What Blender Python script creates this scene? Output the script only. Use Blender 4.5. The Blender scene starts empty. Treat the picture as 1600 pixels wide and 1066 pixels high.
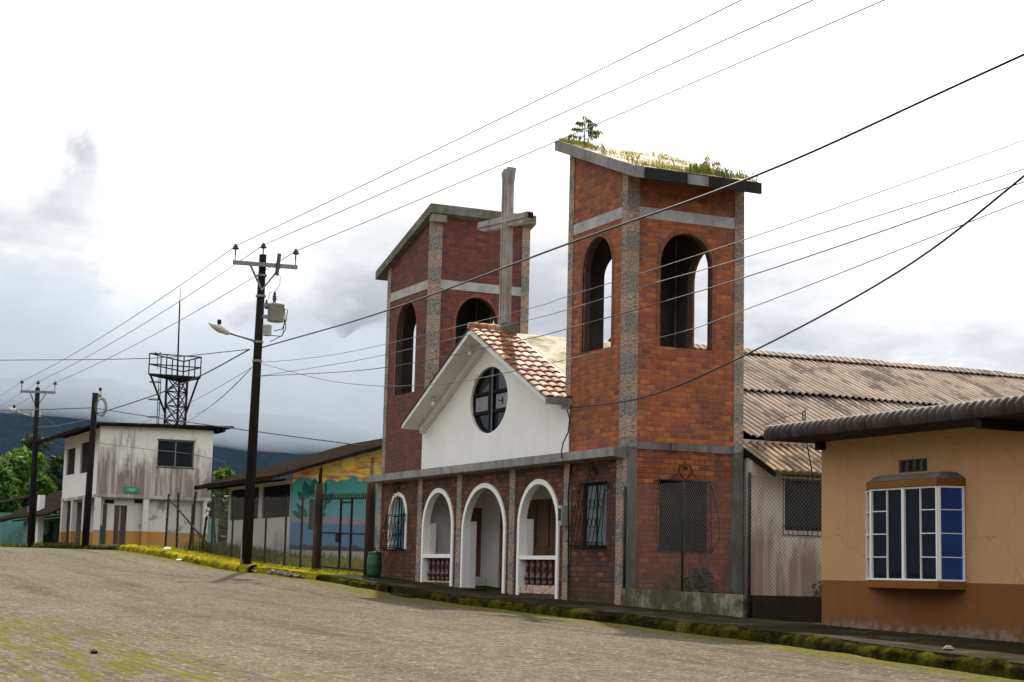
import bpy, bmesh, math, random
from mathutils import Vector, Matrix, noise as mnoise
R = math.radians
rng = random.Random(7)
sc = bpy.context.scene
COL = sc.collection

# ------------------------------------------------------------------ camera model (measured from the photograph)
FPX, CX, CY = 2707.57, 800.0, 533.0
YAW, PIT, ROL = R(-64.861), R(7.7006), R(1.333)
CAM = Vector((0, -16, 0))
_f = Vector((math.sin(YAW)*math.cos(PIT), math.cos(YAW)*math.cos(PIT), math.sin(PIT)))
_r0 = Vector((math.cos(YAW), -math.sin(YAW), 0)); _u0 = _r0.cross(_f)
_r = _r0*math.cos(ROL) + _u0*math.sin(ROL); _u = -_r0*math.sin(ROL) + _u0*math.cos(ROL)
def ray(x, y): return _r*((x-CX)/FPX) - _u*((y-CY)/FPX) + _f
def onY(x, y, Y=0.0):
    d = ray(x, y); return CAM + d*((Y-CAM.y)/d.y)
def onX(x, y, X):
    d = ray(x, y); return CAM + d*((X-CAM.x)/d.x)
cd = bpy.data.cameras.new('camera'); cam = bpy.data.objects.new('camera', cd); COL.objects.link(cam)
M = Matrix((_r, _u, -_f)).transposed().to_4x4(); M.translation = CAM
cam.matrix_world = M
cd.sensor_fit = 'HORIZONTAL'; cd.sensor_width = 36; cd.lens = FPX/1600*36; cd.clip_end = 30000; cd.clip_start = .1
sc.camera = cam

# ------------------------------------------------------------------ terrain
XS = [-400,-200,-95,-83,-76,-64.6,-62.6,-58.9,-55.5,-52.5,-49.7,-46.5,-41.4,-36.5,-33,-29,-22.5,-18,0,30]
ZS = [2.0,1.0,.93,.90,.86,.75,.67,.53,.37,.22,.10,.03,-.10,-.30,-.42,-.50,-.645,-.72,-1.1,-1.7]
def zs(x):
    if x <= XS[0]: return ZS[0]
    for i in range(len(XS)-1):
        if x <= XS[i+1]:
            t = (x-XS[i])/(XS[i+1]-XS[i]); return ZS[i]*(1-t)+ZS[i+1]*t
    return ZS[-1]

# ------------------------------------------------------------------ mesh builder
class MB:
    def __init__(s): s.v = []; s.f = []
    def face(s, *pts):
        i = len(s.v); s.v += [tuple(p) for p in pts]; s.f.append(tuple(range(i, i+len(pts))))
    def box(s, x0, x1, y0, y1, z0, z1):
        i = len(s.v)
        s.v += [(x0,y0,z0),(x1,y0,z0),(x1,y1,z0),(x0,y1,z0),(x0,y0,z1),(x1,y0,z1),(x1,y1,z1),(x0,y1,z1)]
        s.f += [tuple(i+k for k in q) for q in ((0,3,2,1),(4,5,6,7),(0,1,5,4),(1,2,6,5),(2,3,7,6),(3,0,4,7))]
        return s
    def prism(s, poly, plane, d0, d1):
        # poly of 2D points; plane 'xz' extruded along y, 'yz' along x, 'xy' along z
        def P(a, b, d): return (a,d,b) if plane == 'xz' else ((d,a,b) if plane == 'yz' else (a,b,d))
        n = len(poly); i = len(s.v)
        s.v += [P(a,b,d0) for a,b in poly] + [P(a,b,d1) for a,b in poly]
        s.f.append(tuple(range(i, i+n))); s.f.append(tuple(range(i+2*n-1, i+n-1, -1)))
        for k in range(n):
            l = (k+1) % n; s.f.append((i+k, i+n+k, i+n+l, i+l))
        return s
    def bar(s, a, b, w, h=None, up=(0,0,1)):
        a = Vector(a); b = Vector(b); h = h or w; d = (b-a).normalized(); up = Vector(up)
        if abs(d.dot(up)) > .98: up = Vector((0,1,0))
        sx = d.cross(up).normalized()*(w/2); sy = sx.normalized().cross(d).normalized()*(h/2)
        i = len(s.v)
        for p in (a, b): s.v += [tuple(p-sx-sy), tuple(p+sx-sy), tuple(p+sx+sy), tuple(p-sx+sy)]
        s.f += [tuple(i+k for k in q) for q in ((0,1,2,3),(7,6,5,4),(0,4,5,1),(1,5,6,2),(2,6,7,3),(3,7,4,0))]
        return s
    def tube(s, pts, r, n=6, r1=None, cap=True):
        pts = [Vector(p) for p in pts]; m = len(pts); i0 = len(s.v)
        prev = None
        for k, p in enumerate(pts):
            d = (pts[min(k+1,m-1)]-pts[max(k-1,0)])
            d = d.normalized() if d.length > 1e-9 else Vector((0,0,1))
            if prev is None:
                a = d.cross(Vector((0,0,1)));
                if a.length < .05: a = d.cross(Vector((1,0,0)))
                a.normalize()
            else:
                a = (prev - d*prev.dot(d)).normalized()
            prev = a; b = d.cross(a)
            rr = r if r1 is None else r + (r1-r)*k/max(1,m-1)
            for j in range(n):
                t = 2*math.pi*j/n; s.v.append(tuple(p + a*(math.cos(t)*rr) + b*(math.sin(t)*rr)))
        for k in range(m-1):
            for j in range(n):
                l = (j+1) % n
                s.f.append((i0+k*n+j, i0+k*n+l, i0+(k+1)*n+l, i0+(k+1)*n+j))
        if cap:
            s.f.append(tuple(i0+j for j in range(n-1,-1,-1))); s.f.append(tuple(i0+(m-1)*n+j for j in range(n)))
        return s
    def lathe(s, c, prof, n=16, axis=(0,0,1)):
        ax = Vector(axis).normalized(); a = ax.cross(Vector((0,0,1)))
        if a.length < .05: a = Vector((1,0,0))
        a.normalize(); b = ax.cross(a); c = Vector(c); i0 = len(s.v)
        for (r, h) in prof:
            for j in range(n):
                t = 2*math.pi*j/n; s.v.append(tuple(c + ax*h + a*(r*math.cos(t)) + b*(r*math.sin(t))))
        for k in range(len(prof)-1):
            for j in range(n):
                l = (j+1) % n; s.f.append((i0+k*n+j, i0+k*n+l, i0+(k+1)*n+l, i0+(k+1)*n+j))
        s.f.append(tuple(i0+j for j in range(n-1,-1,-1))); s.f.append(tuple(i0+(len(prof)-1)*n+j for j in range(n)))
        return s
    def ball(s, c, r, n=8, sq=(1,1,1)):
        c = Vector(c); i0 = len(s.v); m = n//2+1
        for k in range(m):
            ph = math.pi*k/(m-1)
            for j in range(n):
                t = 2*math.pi*j/n
                s.v.append((c.x+r*sq[0]*math.sin(ph)*math.cos(t), c.y+r*sq[1]*math.sin(ph)*math.sin(t), c.z+r*sq[2]*math.cos(ph)))
        for k in range(m-1):
            for j in range(n):
                l = (j+1) % n; s.f.append((i0+k*n+j, i0+(k+1)*n+j, i0+(k+1)*n+l, i0+k*n+l))
        return s
    def wall(s, axis, pos, thick, a0, a1, z0, ztop, ops=()):
        """wall of given thickness; axis 'Y' = plane Y=pos, runs along X; axis 'X' = plane X=pos, runs along Y.
        ops: (a0,a1,sill,spring,rise) arched, rise 0 = square; (c,hw,zc,hz,'oval')"""
        zt = ztop if callable(ztop) else (lambda a: ztop)
        p0, p1 = pos, pos+thick
        def P(a, z, d): return (a, d, z) if axis == 'Y' else (d, a, z)
        segs = []   # (a_l, a_r, op or None)
        cuts = {a0, a1}; spans = []
        for o in ops:
            if o[-1] == 'oval':
                c, hw, zc, hz, _ = o; l, r_ = c-hw, c+hw
                hd = lambda a, c=c, hw=hw, zc=zc, hz=hz: zc+hz*math.sqrt(max(0,1-((a-c)/hw)**2))
                sl = lambda a, c=c, hw=hw, zc=zc, hz=hz: zc-hz*math.sqrt(max(0,1-((a-c)/hw)**2))
                n = 32
            else:
                l, r_, si, sp, ri = o; c = (l+r_)/2; hw = (r_-l)/2
                hd = lambda a, c=c, hw=hw, sp=sp, ri=ri: sp+ri*math.sqrt(max(0,1-((a-c)/hw)**2)) if ri else sp
                sl = lambda a, si=si: si
                n = 24 if ri else 1
            xs = [c-hw*math.cos(math.pi*k/n) for k in range(n+1)] if n > 1 else [l, r_]
            xs[0], xs[-1] = l, r_
            spans.append((l, r_, xs, hd, sl)); cuts |= set(xs)
        cuts = sorted(cuts)
        for L, Rr in zip(cuts, cuts[1:]):
            if Rr-L < 1e-7: continue
            mid = (L+Rr)/2; op = None
            for sp_ in spans:
                if sp_[0] < mid < sp_[1]: op = sp_
            pieces = [(z0, z0, zt(L), zt(Rr))] if op is None else [(z0,z0,op[4](L),op[4](Rr)), (op[3](L),op[3](Rr),zt(L),zt(Rr))]
            for (bl, br, tl, tr) in pieces:
                if tl-bl < 1e-6 and tr-br < 1e-6: continue
                s.face(P(L,bl,p0), P(Rr,br,p0), P(Rr,tr,p0), P(L,tl,p0))
                s.face(P(L,bl,p1), P(L,tl,p1), P(Rr,tr,p1), P(Rr,br,p1))
            if op is not None:
                hl, hr, sl_, sr_ = op[3](L), op[3](Rr), op[4](L), op[4](Rr)
                s.face(P(L,hl,p0), P(Rr,hr,p0), P(Rr,hr,p1), P(L,hl,p1))
                if sl_ > z0+1e-6: s.face(P(L,sl_,p0), P(L,sl_,p1), P(Rr,sr_,p1), P(Rr,sr_,p0))
            s.face(P(L,zt(L),p0), P(Rr,zt(Rr),p0), P(Rr,zt(Rr),p1), P(L,zt(L),p1))
        for (l, r_, xs, hd, sl) in spans:
            if hd(l)-sl(l) > 1e-5:
                for a in (l, r_): s.face(P(a,sl(a),p0), P(a,hd(a),p0), P(a,hd(a),p1), P(a,sl(a),p1))
        for a in (a0, a1): s.face(P(a,z0,p0), P(a,zt(a),p0), P(a,zt(a),p1), P(a,z0,p1))
        return s
    def arch_ring(s, axis, d0, d1, l, r_, z0, sp, ri, w, n=24):
        """band of width w round an arch, from depth d0 (outside) to d1"""
        def P(a, z, d): return (a, d, z) if axis == 'Y' else (d, a, z)
        c = (l+r_)/2; hw = (r_-l)/2
        inn = [(l, z0)] + [(c-hw*math.cos(math.pi*k/n), sp+ri*math.sin(math.pi*k/n)) for k in range(n+1)] + [(r_, z0)]
        out = [(l-w, z0)] + [(c-(hw+w)*math.cos(math.pi*k/n), sp+(ri+w)*math.sin(math.pi*k/n)) for k in range(n+1)] + [(r_+w, z0)]
        for k in range(len(inn)-1):
            a, b, e, f_ = inn[k], inn[k+1], out[k+1], out[k]
            s.face(P(*a,d0), P(*b,d0), P(*e,d0), P(*f_,d0)); s.face(P(*f_,d0), P(*e,d0), P(*e,d1), P(*f_,d1))
            s.face(P(*a,d0), P(*a,d1), P(*b,d1), P(*b,d0))
        return s
    def build(s, name, mat, parent=None, smooth=False, kind=None, label=None, weld=False, fixn=True):
        me = bpy.data.meshes.new(name); me.from_pydata(s.v, [], s.f)
        if fixn or weld:
            bm = bmesh.new(); bm.from_mesh(me)
            if weld: bmesh.ops.remove_doubles(bm, verts=bm.verts, dist=1e-4)
            if fixn: bmesh.ops.recalc_face_normals(bm, faces=bm.faces)
            bm.to_mesh(me); bm.free()
        if smooth:
            me.polygons.foreach_set('use_smooth', [True]*len(me.polygons))
        me.materials.append(mat); me.update()
        o = bpy.data.objects.new(name, me); COL.objects.link(o)
        if parent is not None:
            o.parent = parent; o.matrix_parent_inverse = Matrix.Translation(-parent.location) if parent.type == 'EMPTY' else Matrix.Identity(4)
        if kind: o['kind'] = kind
        if label: o['label'] = label
        return o
def thing(name, label, cat, loc, group=None):
    o = bpy.data.objects.new(name, None); COL.objects.link(o); o.location = loc; o.empty_display_size = .3
    o['label'] = label; o['category'] = cat
    if group: o['group'] = group
    return o
def tag(o, label, cat, group=None):
    o['label'] = label; o['category'] = cat
    if group: o['group'] = group
    return o

# ------------------------------------------------------------------ node material helper
class N:
    def __init__(s, name, world=False):
        if world: s.t = sc.world.node_tree
        else:
            s.m = bpy.data.materials.new(name); s.m.use_nodes = True; s.t = s.m.node_tree
        s.t.nodes.clear(); s._g = None
    def n(s, typ, **kw):
        x = s.t.nodes.new(typ)
        for k, v in kw.items(): setattr(x, k, v)
        return x
    def put(s, sock, v):
        if v is None: return
        if hasattr(v, 'is_output') or isinstance(v, bpy.types.NodeSocket): s.t.links.new(v, sock)
        else:
            if isinstance(v, (tuple, list)) and len(v) == 3 and sock.type == 'RGBA': v = (*v, 1)
            sock.default_value = v
    @property
    def geo(s):
        if s._g is None: s._g = s.n('ShaderNodeNewGeometry')
        return s._g
    @property
    def pos(s): return s.geo.outputs['Position']
    def m_(s, op, a, b=None, c=None, clamp=False):
        x = s.n('ShaderNodeMath', operation=op, use_clamp=clamp)
        s.put(x.inputs[0], a); s.put(x.inputs[1], b)
        if c is not None: s.put(x.inputs[2], c)
        return x.outputs[0]
    def v_(s, op, a, b=None):
        x = s.n('ShaderNodeVectorMath', operation=op); s.put(x.inputs[0], a)
        if b is not None: s.put(x.inputs[1], b)
        return x.outputs['Value'] if op in ('DOT_PRODUCT','LENGTH','DISTANCE') else x.outputs[0]
    def sep(s, v):
        x = s.n('ShaderNodeSeparateXYZ'); s.put(x.inputs[0], v); return x.outputs
    def com(s, x_, y, z):
        x = s.n('ShaderNodeCombineXYZ'); s.put(x.inputs[0], x_); s.put(x.inputs[1], y); s.put(x.inputs[2], z); return x.outputs[0]
    def noise(s, scale, detail=3, rough=.55, vec=None, dist=0, out='Fac'):
        x = s.n('ShaderNodeTexNoise'); s.put(x.inputs['Vector'], vec if vec is not None else s.pos)
        x.inputs['Scale'].default_value = scale; x.inputs['Detail'].default_value = detail; x.inputs['Roughness'].default_value = rough; x.inputs['Distortion'].default_value = dist
        return x.outputs[out]
    def vor(s, scale, vec=None, feature='F1', out='Distance'):
        x = s.n('ShaderNodeTexVoronoi', feature=feature); s.put(x.inputs['Vector'], vec if vec is not None else s.pos)
        x.inputs['Scale'].default_value = scale; return x.outputs[out]
    def white(s, vec):
        x = s.n('ShaderNodeTexWhiteNoise', noise_dimensions='3D'); s.put(x.inputs['Vector'], vec); return x.outputs['Value']
    def scale(s, v, k): return s.v_('MULTIPLY', v, k)
    def ramp(s, fac, stops, const=False):
        x = s.n('ShaderNodeValToRGB'); cr = x.color_ramp
        if const: cr.interpolation = 'CONSTANT'
        while len(cr.elements) < len(stops): cr.elements.new(.5)
        for e, (p, c) in zip(cr.elements, stops):
            e.position = p; e.color = (*c, 1) if not isinstance(c, (int, float)) else (c, c, c, 1)
        s.put(x.inputs[0], fac); return x.outputs[0]
    def step(s, v, a, b):
        x = s.n('ShaderNodeMapRange', clamp=True); s.put(x.inputs[0], v); s.put(x.inputs[1], a); s.put(x.inputs[2], b); return x.outputs[0]
    def mix(s, f, a, b, mode='MIX'):
        x = s.n('ShaderNodeMix', data_type='RGBA', blend_type=mode); s.put(x.inputs[0], f); s.put(x.inputs[6], a); s.put(x.inputs[7], b); return x.outputs[2]
    def bump(s, h, strength=.5, dist=.02):
        x = s.n('ShaderNodeBump'); s.put(x.inputs['Height'], h); x.inputs['Strength'].default_value = strength; x.inputs['Distance'].default_value = dist; return x.outputs[0]
    def out(s, color, rough=.85, bump=None, metallic=0, spec=.3, trans=0, alpha=None):
        p = s.n('ShaderNodeBsdfPrincipled'); s.put(p.inputs['Base Color'], color); s.put(p.inputs['Roughness'], rough)
        s.put(p.inputs['Metallic'], metallic); s.put(p.inputs['Specular IOR Level'], spec)
        if bump is not None: s.put(p.inputs['Normal'], bump)
        sh = p.outputs[0]
        if trans:
            t = s.n('ShaderNodeBsdfTranslucent'); s.put(t.inputs[0], color)
            mx = s.n('ShaderNodeMixShader'); mx.inputs[0].default_value = trans
            s.t.links.new(sh, mx.inputs[1]); s.t.links.new(t.outputs[0], mx.inputs[2]); sh = mx.outputs[0]
        o = s.n('ShaderNodeOutputMaterial'); s.t.links.new(sh, o.inputs[0]); return s.m
    def wallcoord(s):
        """(u,v): u runs along the wall whichever way it faces, v is height"""
        p = s.sep(s.pos); nn = s.sep(s.geo.outputs['True Normal'])
        ax = s.m_('GREATER_THAN', s.m_('ABSOLUTE', nn[0]), .6)
        u = s.m_('ADD', s.m_('MULTIPLY', p[1], ax), s.m_('MULTIPLY', p[0], s.m_('SUBTRACT', 1, ax)))
        return u, p[2], p

def plain(name, col, var=.25, scale=3, rough=.85, spec=.12, bump=.2, bscale=40, metallic=0):
    a = N(name); f = a.noise(scale, 4, .6)
    c = a.ramp(f, [(.3, tuple(x*(1-var) for x in col)), (.7, tuple(min(1,x*(1+var)) for x in col))])
    return a.out(c, rough, a.bump(a.noise(bscale, 3, .6), bump, .01), metallic, spec)

def brick(name, stops, mortar, w=.225, h=.1, mw=.07, dirt=.5, low=None):
    a = N(name); u, v, p = a.wallcoord()
    row = a.m_('FLOOR', a.m_('DIVIDE', v, h)); off = a.m_('MULTIPLY', a.m_('MODULO', a.m_('ADD', row, 200), 2), .5)
    jit = a.m_('MULTIPLY', a.white(a.com(row, 3.3, 1.7)), .12)
    uu = a.m_('ADD', a.m_('ADD', a.m_('DIVIDE', u, w), off), jit)
    cell = a.com(a.m_('FLOOR', uu), row, 0); wn = a.white(cell)
    fu, fv = a.m_('FRACT', uu), a.m_('FRACT', a.m_('DIVIDE', v, h))
    eu = a.m_('MINIMUM', fu, a.m_('SUBTRACT', 1, fu)); ev = a.m_('MINIMUM', fv, a.m_('SUBTRACT', 1, fv))
    wob = a.m_('MULTIPLY', a.noise(26, 3, .6), .075)
    d = a.m_('MINIMUM', a.m_('MULTIPLY', eu, w/h), ev)
    mask = a.step(a.m_('ADD', d, wob), mw+.025, mw+.075)
    big = a.noise(.7, 4, .6)
    wn2 = a.m_('ADD', a.m_('MULTIPLY', wn, .8), a.m_('MULTIPLY', big, .25))
    c = a.ramp(wn2, stops)
    c = a.mix(a.step(a.noise(9, 4, .65), .35, .75), c, (.66,.62,.60), 'MULTIPLY') if dirt else c
    strk = a.noise(1, 4, .6, vec=a.com(a.m_('MULTIPLY', u, 5), a.m_('MULTIPLY', v, .5), a.m_('MULTIPLY', p[1], .1)))
    c = a.mix(a.m_('MULTIPLY', a.step(strk, .5, .72), dirt), c, (.035,.028,.024))
    soot = a.step(a.m_('ADD', a.noise(.9, 5, .65), a.m_('MULTIPLY', a.noise(4, 4, .7), .3)), .60, .85)
    c = a.mix(a.m_('MULTIPLY', soot, .35), c, (.05,.035,.03))
    eff = a.step(a.noise(2.6, 5, .7, vec=a.com(u, a.m_('MULTIPLY', v, .6), 7)), .64, .78)
    c = a.mix(a.m_('MULTIPLY', eff, .22), c, (.34,.27,.22))
    c = a.mix(mask, a.mix(a.noise(6, 2), mortar, tuple(x*.5 for x in mortar)), c)
    if low is not None:   # wet moss just above the ground
        lm = a.m_('MULTIPLY', a.step(v, low+.55, low-.05), a.step(a.noise(5, 4, .7), .42, .62))
        c = a.mix(lm, c, (.035,.04,.012))
    hgt = a.m_('ADD', a.m_('MULTIPLY', mask, 1), a.m_('MULTIPLY', a.noise(60, 3, .7), .35))
    rg = a.m_('ADD', .55, a.m_('MULTIPLY', a.noise(4), .35))
    return a.out(c, rg, a.bump(hgt, .8, .012), 0, .15)

ORANGE = [(.05,(.17,.056,.042)),(.15,(.25,.068,.036)),(.30,(.32,.082,.030)),(.55,(.38,.098,.028)),(.78,(.43,.118,.028)),(.95,(.50,.155,.038))]
MAROON = [(.15,(.12,.042,.036)),(.40,(.155,.048,.036)),(.65,(.19,.055,.036)),(.88,(.225,.065,.038))]
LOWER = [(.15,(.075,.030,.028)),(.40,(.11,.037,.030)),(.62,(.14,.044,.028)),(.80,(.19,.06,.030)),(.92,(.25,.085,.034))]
m_brickR = brick('orange_brick', ORANGE, (.19,.16,.14), dirt=.4)
m_brickL = brick('maroon_brick', MAROON, (.12,.10,.095), dirt=.5)
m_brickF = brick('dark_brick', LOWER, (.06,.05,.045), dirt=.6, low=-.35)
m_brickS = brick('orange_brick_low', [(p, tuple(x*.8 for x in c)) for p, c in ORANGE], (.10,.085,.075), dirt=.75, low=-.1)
m_brickArch = brick('arch_brick', [(p, tuple(x*.75 for x in c)) for p, c in ORANGE], (.15,.13,.12), w=.1, h=.1)

def mk_pilaster():
    a = N('pebble_and_slate'); u, v, p = a.wallcoord()
    seg = a.m_('MODULO', a.m_('FLOOR', a.m_('DIVIDE', a.m_('ADD', v, 20.13), .40)), 2)
    cells = a.vor(38, out='Color'); dd = a.vor(38)
    peb = a.ramp(a.sep(cells)[0], [(.1,(.15,.13,.115)),(.45,(.22,.195,.17)),(.8,(.33,.295,.26)),(.95,(.48,.44,.40))])
    peb = a.mix(a.m_('MULTIPLY', a.step(dd, .35, .6), .6), peb, (.09,.08,.07))
    st = a.com(a.m_('MULTIPLY', u, 9), a.m_('MULTIPLY', v, 62), 0)
    sv = a.noise(1, 2, .6, vec=st)
    sla = a.ramp(sv, [(.34,(.05,.037,.03)),(.43,(.22,.16,.12)),(.55,(.36,.265,.195)),(.7,(.46,.37,.29))])
    c = a.mix(seg, peb, sla)
    c = a.mix(a.m_('MULTIPLY', a.step(a.noise(.9, 4, .6), .5, .75), .4), c, (.09,.085,.07))
    return a.out(c, .9, a.bump(a.m_('ADD', a.m_('MULTIPLY', dd, -1), sv), .6, .012))
m_pil = mk_pilaster()

def concrete(name, col, moss=0, streak=.5, speck=0, mosscol=(.05,.055,.015)):
    a = N(name); u, v, p = a.wallcoord(); f = a.noise(2.2, 5, .65)
    c = a.ramp(f, [(.3, tuple(x*.65 for x in col)), (.7, tuple(min(1,x*1.2) for x in col))])
    if speck: c = a.mix(a.m_('MULTIPLY', a.step(a.noise(45, 3, .6), .5, .62), speck), c, tuple(x*.45 for x in col))
    st = a.noise(1, 4, .6, vec=a.com(a.m_('MULTIPLY', p[0], 4), a.m_('MULTIPLY', p[1], 4), a.m_('MULTIPLY', v, .4)))
    c = a.mix(a.m_('MULTIPLY', a.step(st, .48, .72), streak), c, (.03,.028,.024))
    if moss: c = a.mix(a.m_('MULTIPLY', a.step(a.noise(1.7, 5, .7), .62-.3*moss, .72-.2*moss), .9), c, a.mix(a.noise(25, 2), mosscol, tuple(x*2 for x in mosscol)))
    return a.out(c, .92, a.bump(a.noise(30, 4, .7), .4, .015))
m_conc = concrete('grey_concrete', (.26,.255,.245), 0, .45, .3)
m_granite = concrete('granite_band', (.42,.415,.40), 0, .2, .5)
m_concdark = concrete('mouldy_concrete', (.14,.14,.125), .35, .7)
m_concmoss = concrete('mossy_fascia', (.20,.20,.17), .6, .5, mosscol=(.06,.062,.04))
m_roofconc = concrete('mossy_roof', (.54,.48,.36), .6, .3, mosscol=(.085,.080,.022))
m_lowwall = concrete('limewashed_low_wall', (.30,.285,.225), .9, .9, mosscol=(.028,.030,.006))
m_innerdk = concrete('dark_inner_render', (.055,.042,.036), .1, .5)  # bell tower lining, coloured much darker than the outer brick
m_black = concrete('black_damp_wall', (.016,.015,.012), .15, .3, mosscol=(.02,.02,.006))

def plaster(name, col, stain=.25, stcol=(.25,.22,.2)):
    a = N(name); u, v, p = a.wallcoord()
    c = a.ramp(a.noise(1.3, 5, .6), [(.3, tuple(x*.93 for x in col)), (.7, col)])
    st = a.noise(1, 4, .6, vec=a.com(a.m_('MULTIPLY', p[0], 2.5), a.m_('MULTIPLY', p[1], 2.5), a.m_('MULTIPLY', v, .35)))
    c = a.mix(a.m_('MULTIPLY', a.step(st, .5, .78), stain), c, stcol)
    return a.out(c, .85, a.bump(a.m_('ADD', a.noise(35, 4, .6), a.m_('MULTIPLY', a.noise(3, 2), 2)), .18, .01))
m_white = plaster('white_plaster', (.80,.79,.78), .22, (.45,.42,.38))
m_trim = plaster('white_paint', (.80,.79,.76), .12)
m_inner = plaster('porch_plaster', (.66,.65,.63), .15)
m_soffit = plaster('soffit_paint', (.70,.70,.68), .2)
def tiled_white():
    a = N('white_block_jamb'); u, v, p = a.wallcoord()
    fv = a.m_('FRACT', a.m_('DIVIDE', v, .19)); l = a.m_('LESS_THAN', fv, .05)
    c = a.mix(a.m_('MULTIPLY', l, .45), a.ramp(a.noise(2), [(.3,(.66,.65,.62)),(.7,(.76,.75,.72))]), (.3,.28,.26))
    return a.out(c, .7)
m_jamb = tiled_white()
def ringed_white():
    a = N('white_arch_blocks'); u, v, p = a.wallcoord()
    ang = a.m_('MULTIPLY', a.m_('ADD', v, a.m_('MULTIPLY', u, .8)), 9.5)
    l = a.m_('LESS_THAN', a.m_('FRACT', ang), .10)
    c = a.mix(a.m_('MULTIPLY', l, .35), (.80,.79,.76), (.35,.33,.3))
    return a.out(c, .75)
m_arch = ringed_white()

def peach():
    a = N('peach_wall_paint'); p = a.sep(a.pos)
    band = a.m_('GREATER_THAN', p[2], .04)
    f = a.m_('ADD', a.m_('MULTIPLY', a.noise(.7, 6, .65), .6), a.m_('MULTIPLY', a.noise(4, 5, .65), .4))
    up = a.ramp(f, [(.25,(.43,.240,.110)),(.5,(.47,.268,.124)),(.75,(.51,.296,.142))]); lo = a.ramp(f, [(.3,(.17,.058,.010)),(.7,(.215,.076,.015))])
    c = a.mix(band, lo, up)
    c = a.mix(a.m_('MULTIPLY', a.step(a.noise(1, 3, .6, vec=a.com(a.m_('MULTIPLY', p[0], 3), p[1], a.m_('MULTIPLY', p[2], .5))), .5, .75), .14), c, (.30,.17,.08))
    sp = a.m_('MULTIPLY', a.step(a.noise(3.3, 2, .5), .70, .74), .4)
    c = a.mix(sp, c, (.33,.17,.06))
    crk = a.m_('MULTIPLY', a.m_('LESS_THAN', a.vor(.9, vec=a.v_('ADD', a.pos, a.v_('MULTIPLY', a.noise(2.5, 4, .6, out='Color'), (.5,.5,.5))), feature='DISTANCE_TO_EDGE'), .006), .35)
    c = a.mix(crk, c, (.16,.09,.045))
    drip = a.m_('MULTIPLY', a.step(a.noise(1, 4, .65, vec=a.com(a.m_('MULTIPLY', p[0], 7), 0, a.m_('MULTIPLY', p[2], .45))), .56, .72), a.step(p[2], 1.0, 2.2))
    c = a.mix(a.m_('MULTIPLY', drip, .35), c, (.17,.10,.05))
    mud = a.m_('MULTIPLY', a.step(a.m_('ADD', p[2], a.m_('MULTIPLY', a.noise(3, 5, .7), .5)), -.10, -.42), .5)
    c = a.mix(mud, c, (.10,.062,.03))
    # flaking plaster at the foot of the wall
    ft = a.m_('MULTIPLY', a.step(a.m_('ADD', p[2], a.m_('MULTIPLY', a.noise(4, 4, .7), .3)), -.38, -.50), a.step(a.noise(7, 4, .7), .42, .56))
    c = a.mix(ft, c, (.21,.15,.11))
    return a.out(c, .8, a.bump(a.m_('ADD', a.noise(40, 4, .6), a.m_('MULTIPLY', a.noise(2.5, 3), 3)), .15, .012))
m_peach = peach()
m_ochre = plain('ochre_paint', (.19,.076,.018), .1)

def stained(name, lowz, highz, base=(.62,.60,.56), stain=(.13,.10,.09), amt=.85, orange=None, sx=.9, thr=1.10):
    a = N(name); p = a.sep(a.pos)
    v = a.com(a.m_('MULTIPLY', p[0], sx), a.m_('MULTIPLY', p[1], sx), a.m_('MULTIPLY', p[2], .28))
    f = a.noise(1, 6, .65, vec=v); fine = a.noise(4, 4, .7, vec=a.com(a.m_('MULTIPLY', p[0], 2), a.m_('MULTIPLY', p[1], 2), a.m_('MULTIPLY', p[2], .35)))
    g = a.m_('SUBTRACT', 1, a.step(p[2], lowz, highz))
    k = a.step(a.m_('ADD', a.m_('ADD', a.m_('MULTIPLY', f, 1.25), a.m_('MULTIPLY', fine, .45)), a.m_('MULTIPLY', g, .55)), thr, thr+.22)
    sk = a.noise(1, 4, .7, vec=a.com(a.m_('MULTIPLY', p[0], 5.5), a.m_('MULTIPLY', p[1], 5.5), a.m_('MULTIPLY', p[2], .22)))
    k = a.m_('MULTIPLY', k, a.m_('ADD', .5, a.m_('MULTIPLY', a.step(sk, .36, .52), .5)))
    c = a.mix(a.m_('MULTIPLY', k, amt), base, a.mix(a.noise(2.3, 4), stain, tuple(x*1.9 for x in stain)))
    return a.out(c, .88, a.bump(a.noise(20, 4, .6), .2, .01))
m_annexw = stained('damp_white_wall', -.5, 1.5, (.50,.48,.42), (.12,.072,.05), .85, sx=.8, thr=.95)
m_whstain = stained('weathered_white_wall', 3.2, 5.9, (.68,.66,.63), (.105,.078,.066), .9, thr=.93)
def groundfloor():
    a = N('white_and_orange_wall'); p = a.sep(a.pos)
    c = a.mix(a.m_('GREATER_THAN', p[2], 1.55), (.40,.21,.05), (.56,.54,.51))
    c = a.mix(a.step(a.noise(1.1, 5, .65), .6, .66), c, (.28,.26,.25))
    return a.out(c, .88)
m_whgf = groundfloor()
m_blue = plain('blue_wall_paint', (.03,.14,.33), .1)
m_orangecol = groundfloor()

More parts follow.
